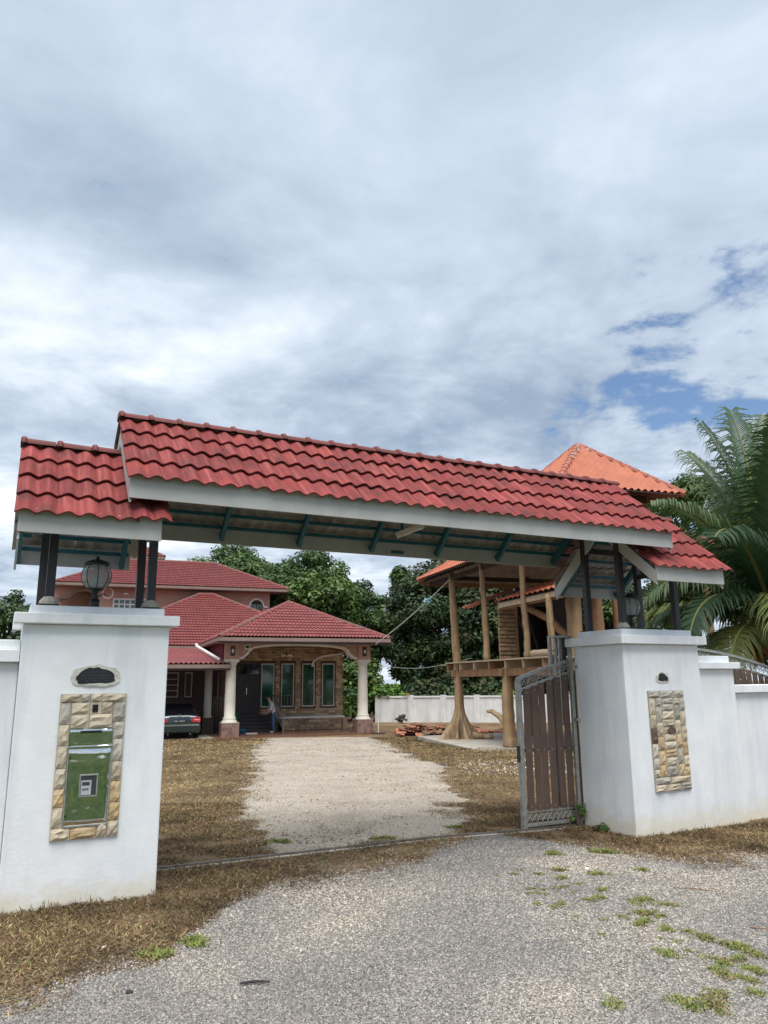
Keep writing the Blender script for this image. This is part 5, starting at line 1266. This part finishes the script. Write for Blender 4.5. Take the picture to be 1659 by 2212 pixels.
tag(wire.build('cable', 'rope_pale'), 'thin cable sagging from the house to the pavilion deck', 'cable')
# heap of old roof tiles
HP = thing('tile_heap', 'heap of broken terracotta roof tiles behind the root-flared trunk', 'tile heap', (3.0, 34.2, -.5), 0)
ht = tile_mesh('old_tile', .30, 2, .36, .04, .014, 0, ['terracotta_old', 'terracotta_old'], 4)
rr = random.Random(21)
for k in range(190):
    f = rr.random(); x = -2.4+4.9*f; y = rr.gauss(0,.45); top = .46*math.exp(-(y/.7)**2)*(.65+.35*math.sin(5*f+1))
    z = rr.random()*max(top,.05)
    M = Matrix.Translation((x, y, z)) @ Matrix.Rotation(rr.uniform(-.5,.5)+(1.57 if rr.random() < .4 else 0), 4, 'Z') @ Matrix.Rotation(rr.uniform(-.30,.30), 4, 'X') @ Matrix.Rotation(rr.uniform(-.30,.30), 4, 'Y')
    inst('old_tile', ht, HP, M)
for k in range(8):
    x = rr.uniform(-2.4,2.4); MB().beam((x,-.5+rr.random(),.1+rr.random()*.35),(x+rr.uniform(-.8,.8),rr.uniform(-.5,.5),.12+rr.random()*.3), .09,.05).build('timber_offcut', 'wood_brown', HP)
MB().tube([(-1.6,-.75,.02),(-1.2,-.8,.12),(-.85,-.7,.30)], [.05,.045,.03], 7).tube([(-1.0,-.75,.2),(-.6,-.6,.12),(-.45,-.65,.0)], [.05,.06,.04], 7).build('bent_branch', 'wood_pale', HP)

# ================================================================== white wall at the back of the plot
BW = thing('back_wall', 'low white block wall with square piers at the back of the plot', 'wall', (3.0, 44.5, -.5), R(-10))
MB().box(-3.5, 12.0, 0, .15, 0, 1.38).build('panel', 'plaster_far', BW); MB().box(-3.5, 12.0, -.05, .20, 1.381, 1.47).build('coping', 'plaster_far', BW)
for k in range(9):
    s = -3.5+1.9*k; MB().box(s-.16, s+.16, -.09, .24, 0, 1.52).build('pier', 'plaster_far', BW)
lf = MB()
for k in range(7):
    a = k*.9; lf.add([(0,0,.05),(.14*math.cos(a)-.04*math.sin(a),.14*math.sin(a)+.04*math.cos(a),.10+.03*(k%3)),(.36*math.cos(a),.36*math.sin(a)*.4,.03-.08*(k%2)),(.14*math.cos(a)+.04*math.sin(a),.14*math.sin(a)-.04*math.cos(a),.11)], [(0,1,2,3)])
o = lf.build('dead_leaf', 'dead_leaf'); o.location = (1.25, 44.75, 1.0); tag(o, 'big dry orange leaf lying on top of the back wall', 'leaf')
# ================================================================== small things on the ground
o = thing('dark_stick', 'short dark stick lying on the grey gravel', 'stick', (-.81, 5.11, .012), R(4)); MB().tube([(-.09,0,.006),(0,.003,.012),(.09,-.002,.008)], [.006,.008,.005], 7).build('stem', 'stick', o); MB().tube([(.02,.003,.012),(.05,.012,.014)], [.005,.002], 5).build('twig', 'stick', o)
def pebble_thing(x, y, r, m, label, cat, nm):
    mb = MB(); bm = bmesh.new(); bmesh.ops.create_icosphere(bm, subdivisions=2, radius=r)
    for v in bm.verts: v.co *= 1+.25*mnoise.noise(v.co*(2/r)*.35+Vector((x,y,0))); v.co.z *= .6
    me = bpy.data.meshes.new(nm); bm.to_mesh(me); bm.free(); me.materials.append(MATS[m]); o = link(nm, me); o.location = (x, y, gzf(x, y)+r*.5); tag(o, label, cat)
pebble_thing(-1.54, 5.0, .022, 'stick', 'black lump of stone on the gravel by the dry grass', 'stone', 'dark_stone')
pebble_thing(-1.98, 5.79, .017, 'litter_white', 'small white scrap lying on the brown grass before the mailbox pillar', 'litter', 'white_scrap')
pebble_thing(1.95, 7.95, .02, 'litter_white', 'flat white stone on the gravel before the right pillar', 'stone', 'white_stone')

def twig(a, b, label, bend):
    a, b = Vector((*a, gzf(*a)+.012)), Vector((*b, gzf(*b)+.012)); o = thing('thin_twig', label, 'twig', a, 0); d = b-a
    MB().tube([(0,0,0), d*.4+Vector((0,bend,.004)), d], [.004,.0035,.002], 5).build('stem', 'wood_brown', o); MB().tube([d*.5+Vector((0,bend*.8,.004)), d*.62+Vector((.01,bend+.03,.012))], [.0028,.0012], 5).build('side_shoot', 'wood_brown', o)
twig((2.55,7.18), (2.86,7.04), 'thin reddish twig on the gravel well before the right pillar', .03)
twig((2.66,6.1), (2.95,6.0), 'thin reddish twig on the gravel at the right edge of the picture', -.02)
n3 = 700; y = 9.2+9*rng.random(n3)**1.8; lo = np.interp(y, DL[:, 0], DL[:, 1]); hi = np.interp(y, DR[:, 0], DR[:, 1]); x = lo+(hi-lo)*rng.random(n3); ok = vnoise(x, y, 1.1, 33.0) > .02; x = x[ok]; y = y[ok]
pebbles('leaf_litter', np.stack([x, y, gz(x, y)+.008], 1), .008+.016*rng.random(len(x)), [(.13,.085,.05),(.09,.06,.04),(.20,.13,.07),(.11,.12,.04)], 'scraps of brown leaf litter on the pale driveway')
# ================================================================== vegetation
def leaf_mesh(name, C, Nn, size, cols, matname='leaf', aspect=.55):
    n = len(C); up = Nn/np.linalg.norm(Nn, axis=1, keepdims=True)
    r = rng.normal(size=(n, 3)); a = np.cross(up, r); a /= np.linalg.norm(a, axis=1, keepdims=True)+1e-9; b = np.cross(up, a)
    L_ = size[:, None]*a; W_ = size[:, None]*b*aspect
    droop = -np.array([0, 0, 1.0])*size[:, None]*.25
    v = np.stack([C-L_, C+W_+up*size[:, None]*.12, C+L_+droop, C-W_+up*size[:, None]*.12], 1).reshape(-1, 3)
    f = (np.arange(n)[:, None, None]*4+np.array([(0,1,2),(0,2,3)])[None]).reshape(-1, 3)
    return np_mesh(name, v, f, 3, [matname], np.repeat(cols, 4, 0))
def crown_points(clumps, per, rs):
    """leaves sit mostly on the outside of many small clumps"""
    C, Nn, K = [], [], []
    for (cx, cy, cz, r, sq) in clumps:
        n = max(12, int(per*2.6*r*r)); d = rs.normal(size=(n, 3)); d /= np.linalg.norm(d, axis=1, keepdims=True)
        rad = r*(.45+.72*rs.random(n)**.7); p = d*rad[:, None]*np.array([1, 1, sq])
        C.append(p+np.array([cx, cy, cz])); Nn.append(d+np.array([0, 0, .7])+rs.normal(size=(n, 3))*.5); K.append(np.full(n, rs.random()))
    return np.concatenate(C), np.concatenate(Nn), np.concatenate(K)
def tree(label, x, y, zb, h, rx, crown_lo, pal, leaf=.22, nclump=40, per=190, seed=0, name='tree', group=None, sq=.75, spire=0.0, trunk_r=.22, ry=None):
    rs = np.random.default_rng(seed); ry = ry or rx
    T = thing(name, label, 'tree', (x, y, zb), 0, group)
    zc = (h+crown_lo)/2; hz = (h-crown_lo)/2; clumps = []
    for k in range(nclump):
        for _ in range(30):
            d = rs.normal(size=3); d /= np.linalg.norm(d); q = d*(.45+.55*rs.random()**.45)
            if abs(q[2]) < 1: break
        taper = 1-spire*max(0, q[2]); r = (.17+.17*rs.random())*min(rx, hz)*.95
        clumps.append((q[0]*rx*taper*.82, q[1]*ry*taper*.82, zc+q[2]*(hz-r*.55), r, .72))
    C, Nn, K = crown_points(clumps, per, rs)
    n = len(C); pal = np.array(pal); ci = pal[(K*len(pal)).astype(int) % len(pal)]*(.70+.6*rs.random((n, 1)))
    o = link('crown', leaf_mesh('crown', C, Nn, leaf*(.6+.7*rs.random(n)), ci), T)
    mb = MB(); top = zc+hz*.35
    mb.tube([(0,0,-.3),(.05*h*.1,0,h*.2),(-.02*h*.1,.1,crown_lo+hz*.4),(0,0,top)], [trunk_r*1.25,trunk_r,trunk_r*.8,trunk_r*.25], 9)
    for c in clumps[::4]:
        z0 = max(crown_lo*.8, min(c[2]-.8, top-.3)); mb.tube([(0,0,z0*.9),(c[0]*.5,c[1]*.5,(z0*.9+c[2])/2+.15),(c[0],c[1],c[2])], [trunk_r*.4,trunk_r*.26,.03], 6)
    mb.build('trunk', 'bark', T, off=(0,0,0), smooth=True)
    return T
G1 = [(.065,.125,.028),(.080,.150,.034),(.050,.098,.026),(.10,.175,.040),(.056,.112,.034)]
G2 = [(.030,.060,.022),(.040,.075,.026),(.024,.050,.020),(.055,.090,.028),(.050,.060,.022)]
G3 = [(.075,.135,.030),(.055,.105,.026),(.10,.16,.035)]
tree('broad leafy tree rising behind the left end of the house roof', -11.6, 59.5, -.5, 13.0, 5.4, 4.0, G1, .150, 120, 140, 1, name='broadleaf_tree', group='trees behind the house')
tree('tall bright green tree directly behind the porch roof', -5.4, 51.0, -.5, 11.1, 4.0, 3.6, G1, .150, 105, 180, 2, name='broadleaf_tree', group='trees behind the house')
tree('narrow green tree just right of the porch roof peak', -1.7, 54.0, -.5, 10.0, 2.6, 2.0, G1[:3]+G2[:2], .145, 80, 190, 3, name='broadleaf_tree', group='trees behind the house', spire=.45)
tree('slim pointed green tree with a whorled top behind the porch corner', 1.2, 55.0, -.5, 10.9, 1.9, 2.2, G1[:3]+G2[:2], .14, 70, 210, 4, name='broadleaf_tree', group='trees behind the house', spire=.80)
tree('dark dense tree behind the slanting rope', 3.6, 50.0, -.5, 10.7, 4.0, .2, G2, .14, 120, 170, 5, name='dense_tree', group='dark trees behind the back wall')
tree('dark dense tree behind the two front pavilion posts', 8.0, 49.5, -.5, 10.4, 4.2, .1, G2, .14, 120, 170, 6, name='dense_tree', group='dark trees behind the back wall')
tree('dark tree seen below the pavilion roof at its cabin door', 12.6, 47.0, -.5, 10.0, 4.0, .2, G2+G1[:2], .15, 100, 150, 7, name='dense_tree', group='dark trees behind the back wall')
tree('tall tree between the orange tower roof and the coconut palm', 15.3, 38.0, -.5, 13.2, 3.2, 4.0, G3, .13, 90, 190, 8, name='broadleaf_tree')
tree('leafy tree behind the coconut palm at the right edge', 19.0, 33.0, -.5, 9.5, 3.4, 1.5, G1, .15, 80, 150, 9, name='broadleaf_tree')
tree('bushy tree behind the wall left of the mailbox pillar', -14.8, 30.0, -.5, 6.1, 2.1, 1.5, G1[:3]+G2[:2], .10, 70, 330, 10, name='bushy_tree')
tree('low dark tree at the far left behind the house end', -20.5, 33.0, -.5, 5.0, 2.6, .6, G2, .12, 60, 220, 11, name='bushy_tree')
def bush(label, x, y, zb, rx, ry, h, pal, leaf, nclump, per, seed, name='bush', group=None):
    rs = np.random.default_rng(seed); T = thing(name, label, 'bush', (x, y, zb), 0, group); cl = []
    for k in range(nclump):
        a = rs.random()*6.283; q = rs.random()**.5; cl.append((q*rx*math.cos(a)*.8, q*ry*math.sin(a)*.8, h*(.25+.6*rs.random())*(1-.3*q), .30*min(rx, h)*(.8+.5*rs.random()), .8))
    C, Nn, K = crown_points(cl, per, rs); n = len(C); p_ = np.array(pal); ci = p_[(K*len(p_)).astype(int) % len(p_)]*(.7+.6*rs.random((n, 1)))
    link('foliage', leaf_mesh('foliage', C, Nn, leaf*(.6+.7*rs.random(n)), ci), T)
    mb = MB()
    for k in range(6): a = k*1.05; mb.tube([(0,0,0),(.4*rx*math.cos(a),.4*ry*math.sin(a),h*.6)], [.03,.012], 5)
    mb.build('stem', 'bark', T, off=(0,0,0)); return T
GH = [(.10,.20,.035),(.13,.24,.045),(.075,.16,.03)]
bush('bright green creeper bush hanging over the left end of the back wall', .1, 45.6, .75, 1.35, .7, .95, GH, .11, 22, 420, 21, 'creeper_bush')
bush('green shrub beyond the porch between house wall and right column', -2.9, 44.5, -.5, 1.5, 1.0, 2.6, GH+G1, .13, 22, 260, 22)
bush('tall pale shrub at the back of the porch opening', -1.7, 47.5, -.5, 2.0, 1.2, 4.3, G3, .15, 30, 200, 27)
bush('dark undergrowth behind the back wall left of the root trunk', 2.8, 46.6, -.5, 2.4, .8, 2.6, G2, .15, 26, 230, 23, group='undergrowth behind the back wall')
bush('green undergrowth behind the back wall right of the root trunk', 6.8, 46.2, -.5, 2.4, .8, 2.4, G2+G1[:2], .15, 26, 230, 24, group='undergrowth behind the back wall')
bush('tangled undergrowth beside the right boundary wall under the palm', 9.2, 16.2, -.15, 2.4, 1.3, 2.0, G2, .10, 30, 330, 25)
bush('small weed growing at the foot of the back wall', .9, 43.7, -.5, .35, .3, .75, G2, .07, 8, 900, 26, 'wall_weed')
bush('little green creeper climbing the foot of the sliding gate', 0, 0, 0, .10, .06, .34, GH, .022, 8, 9000, 28, 'gate_weed').location = GATE.w(5.45, .90, -.05)
bush('weed clump at the inner foot of the right gate pillar', 0, 0, 0, .16, .08, .13, GH+G3, .02, 8, 9000, 29, 'gate_weed').location = GATE.w(5.47, .55, -.06)
bush('dead pale twigs of a plant behind the left wall stub', 0, 0, 0, .25, .2, .6, [(.30,.27,.10),(.22,.22,.09)], .05, 8, 500, 30, 'dry_plant').location = GATE.w(-1.55, 1.6, 1.55)

# banana plants behind the back wall
def banana(x, y, label, seed):
    rs = random.Random(seed); T = thing('banana_plant', label, 'plant', (x, y, -.5), 0)
    MB().tube([(0,0,0),(.03,0,1.3)], [.10,.06], 8).build('stem', 'palm_bark', T)
    for k in range(6):
        a = k*1.05+rs.random(); L_ = 1.3+.4*rs.random(); n = 8; vs = []
        for i in range(n+1):
            f = i/n; r = L_*f*.55; z = 1.25+L_*f*.95-1.0*f*f*(1+.4*rs.random()); w = .20*math.sin(math.pi*min(1, f*.93+.05))**.6
            c = Vector((r*math.cos(a), r*math.sin(a), z)); s_ = Vector((-math.sin(a), math.cos(a), 0))*w; vs += [c-s_+Vector((0,0,-.04)), c, c+s_+Vector((0,0,-.04))]
        v = np.array([tuple(p) for p in vs]); f_ = []
        for i in range(n): f_ += [(3*i,3*i+1,3*i+4,3*i+3),(3*i+1,3*i+2,3*i+5,3*i+4)]
        link('leaf_blade', np_mesh('leaf_blade', v, np.array(f_), 4, ['palm_leaf'], np.tile(np.array([(.16,.32,.05)])*(.7+.5*rs.random()), (len(v), 1))), T)
banana(7.1, 45.7, 'bright green banana plant above the back wall beside the near trunk', 1); banana(5.9, 46.3, 'banana plant with drooping leaves behind the back wall', 2)

# coconut palm
def palm(x, y, zb, label):
    rs = random.Random(12); T = thing('coconut_palm', label, 'palm', (x, y, zb), 0)
    hb = 2.75
    P = [(0.0,.0,-.3),(.05,0,.6),(.10,0,1.6),(.05,0,hb)]; mb = MB(); mb.tube(P, [.34,.27,.22,.20], 12)
    for k in range(14):
        z = .1+.185*k; mb.tube([(.05,0,z),(.05,0,z+.04)], .265-.004*k, 12)
    mb.build('trunk', 'palm_bark', T, smooth=True)
    cols = [(.036,.078,.028),(.048,.092,.034),(.070,.112,.042),(.028,.064,.026)]
    base = Vector((.05, 0, hb))
    # (azimuth deg, start elevation deg, length, droop, twist)
    fr = [(95,88,4.7,.22),(330,84,4.6,.30),(20,80,4.6,.4),(120,80,4.4,.45),(250,76,4.2,.55),(320,68,4.2,.7),(75,72,4.3,.6),(60,60,4.2,.85),(200,70,3.7,.95),(232,58,3.7,1.15),(285,50,4.0,1.1),(345,52,4.2,1.05),(140,70,3.6,1.0),(108,50,4.1,1.05),(30,46,4.1,1.1),(190,46,3.3,1.4),(212,36,3.3,1.5),(242,30,3.5,1.4),(168,30,3.3,1.5),(300,26,3.6,1.4),(140,30,3.6,1.3),(70,28,3.7,1.3),(0,22,3.6,1.4),(222,14,3.1,1.5),(200,10,2.9,1.6),(182,8,2.8,1.6),(262,10,3.2,1.6),(280,6,3.0,1.6),(45,84,4.8,.3),(140,86,4.5,.3),(270,82,4.3,.4),(60,78,4.4,.5),(350,72,4.4,.6),(10,64,4.3,.8),(300,60,4.1,.9),(85,54,4.2,1.0)]
    for az, el, L_, droop in fr:
        az = R(az+rs.uniform(-6,6)); el = R(el); n = 22; pts = []; p = base.copy(); e = el
        for i in range(n+1):
            pts.append(p.copy()); p = p+Vector((math.cos(az)*math.cos(e), math.sin(az)*math.cos(e), math.sin(e)))*(L_/n); e -= droop*1.35/n*(.35+1.5*i/n)
        F = MB().tube(pts, [.045*(1-.85*i/n)+.006 for i in range(n+1)], 6).build('frond', 'palm_leaf', T, smooth=True, off=(0,0,0))
        ca = F.data.color_attributes.new('col', 'FLOAT_COLOR', 'POINT'); ca.data.foreach_set('color', np.tile(np.array([.20,.21,.06,1], np.float32), len(F.data.vertices)))
        V = []; Fc = []; Cc = []; m = 92; tw = rs.uniform(-.25,.25)
        yel = rs.random() < .28 or el < .4; col0 = np.array(rs.choice(cols)); 
        if yel: col0 = col0*.6+np.array((.20,.20,.045))*.55
        for k in range(m):
            f = .16+.84*k/m; i = min(int(f*n), n-1); u = f*n-i; c = pts[i].lerp(pts[i+1], u); d = (pts[i+1]-pts[i]).normalized()
            side = d.cross(Vector((0,0,1))); side = side.normalized() if side.length > .05 else Vector((-math.sin(az), math.cos(az), 0)); up = side.cross(d).normalized()
            ll = (1.12*math.sin(math.pi*(.20+.76*f))**.6)*(.7+.5*rs.random())*L_/4.6+.05
            for sg in (-1, 1):
                dirv = (side*sg*math.cos(tw)*.80+d*.62+up*(.18+sg*math.sin(tw)*.4)).normalized(); wv = (d*.9-side*sg*.35).normalized()*.018
                q0 = c; q1 = c+dirv*ll*.40; dv2 = (dirv+Vector((rs.uniform(-.12,.12),rs.uniform(-.12,.12),-.55-.75*rs.random()))).normalized(); q2 = q1+dv2*ll*.35; dv3 = (dv2+Vector((0,0,-1.1))).normalized(); q3 = q2+dv3*ll*.28
                b = len(V); V += [q0-wv*.6, q0+wv*.6, q1-wv, q1+wv, q2-wv*.75, q2+wv*.75, q3]; Fc += [(b,b+1,b+3,b+2),(b+2,b+3,b+5,b+4),(b+4,b+5,b+6,b+6)]
                cc = col0*(.75+.5*rs.random()); Cc += [cc]*7
        tri = []
        for q in Fc:
            tri.append((q[0],q[1],q[2])) 
            if q[2] != q[3]: tri.append((q[0],q[2],q[3]))
        link('leaflets', np_mesh('leaflets', np.array([tuple(v) for v in V]), np.array(tri), 3, ['palm_leaf'], np.array(Cc)), F)
    for k in range(11):
        a = R(170+14*k*1.0+rs.uniform(-10,10)); r = .34+.12*rs.random(); z = hb-.28-.24*rs.random()
        o = MB().lathe([(.01,-.145),(.07,-.12),(.105,-.04),(.11,.03),(.08,.10),(.03,.135)], (0,0,0), 12).build('coconut', 'coconut', T, smooth=True, off=(0,0,0)); o.location = (.05+r*math.cos(a), r*math.sin(a), z); o.rotation_euler = (rs.uniform(-.5,.5), rs.uniform(-.5,.5), 0)
    for k in range(9):
        a = rs.random()*6.28; MB().tube([(.05,0,hb-.1),(.05+.25*math.cos(a),.25*math.sin(a),hb+.25),(.05+.42*math.cos(a),.42*math.sin(a),hb+.05-.3*rs.random())], [.04,.02,.012], 5).build('flower_stalk', 'stone_ochre', T, off=(0,0,0))
palm(7.30, 14.3, -.08, 'big coconut palm with drooping fronds behind the right boundary wall')

# weed tufts in the gravel
GT = [(.17,.22,.055),(.14,.19,.05),(.22,.24,.075),(.26,.235,.09)]
protos = []
for v_ in range(5):
    n = 230; a = rng.random(n)*6.283; r = .085*rng.random(n)**.8
    pts = np.stack([r*np.cos(a)*(1.2 if v_ % 2 else .8), r*np.sin(a)*.7, 0*a], 1)
    o = blades('weed_tuft', pts, .010+.022*rng.random(n), .0022+.0022*rng.random(n), (.05, 0.9), GT if v_ < 3 else GT+STRAW[:3], '', parent=None); protos.append(o.data); bpy.data.objects.remove(o)
WE = [(1.58,7.55),(2.01,7.8),(2.42,7.93),(1.62,7.9),(1.68,6.87),(1.78,6.95),(2.04,6.79),(2.12,6.85),(2.25,6.65),(1.91,6.19),(1.98,6.25),(2.05,6.12),(2.17,5.97),(2.26,5.92),(2.34,5.68),(2.42,5.72),(1.84,5.6),(2.17,5.42),(2.24,5.47),(2.46,5.58),(2.36,5.48),(2.2,5.11),(2.16,4.9),(1.86,4.72),(1.95,4.86),(1.71,4.78),(1.32,4.79),(2.05,5.25),(1.55,7.2),(1.9,7.2),(2.1,6.4),(2.32,5.25),(2.38,5.02),(2.0,6.5),(1.45,7.75)]
WE += [(1.2+.9*f+random.uniform(-.35,.35), 7.9-2.9*f+random.uniform(-.35,.35)) for f in [random.random() for _ in range(34)]]
for k, (x, y) in enumerate(WE):
    for j in range(2 if k % 2 else 1):
        o = link('weed_tuft', protos[(k+j) % 5]); xx = x+random.uniform(-.05,.05); yy = y+random.uniform(-.06,.06); o.location = (xx, yy, gzf(xx, yy)+.006); o.rotation_euler = (0,0,random.random()*6.28); sc = (.7+.6*random.random())*(1 if k < 35 else .5); o.scale = (sc, sc, sc)
        tag(o, 'small green weed tuft growing in the grey gravel on the right', 'weed', 'weed tufts in the gravel')
for k, (x, y, lab) in enumerate([(1.81,8.71,'yellow-green grass tuft at the gravel edge before the open gate'),(2.38,8.8,'yellow-green grass tuft at the gravel edge before the right pillar'),(-1.62,5.66,'bright green weed at the edge of the dry grass on the left'),(-1.45,5.9,'pale green weed in the dry grass below the mailbox pillar'),(-1.2,9.3,'low green weed at the left edge of the driveway by the rail'),(-.1,9.5,'green weed patch at the near end of the driveway'),(.9,10.2,'green weed patch at the right edge of the driveway near the rail')]):
    T = thing('grass_tuft', lab, 'weed', (x, y, gzf(x, y)+.006))
    for j in range(4): o = link('blades', protos[(k+j) % 3], T); o.location = (random.uniform(-.12,.12), random.uniform(-.07,.07), 0); o.rotation_euler = (0,0,random.random()*6.28); s_ = 1.0+.5*random.random(); o.scale = (s_, s_, s_*1.2)

for o in bpy.data.objects:
    if '_off' in o: del o['_off']
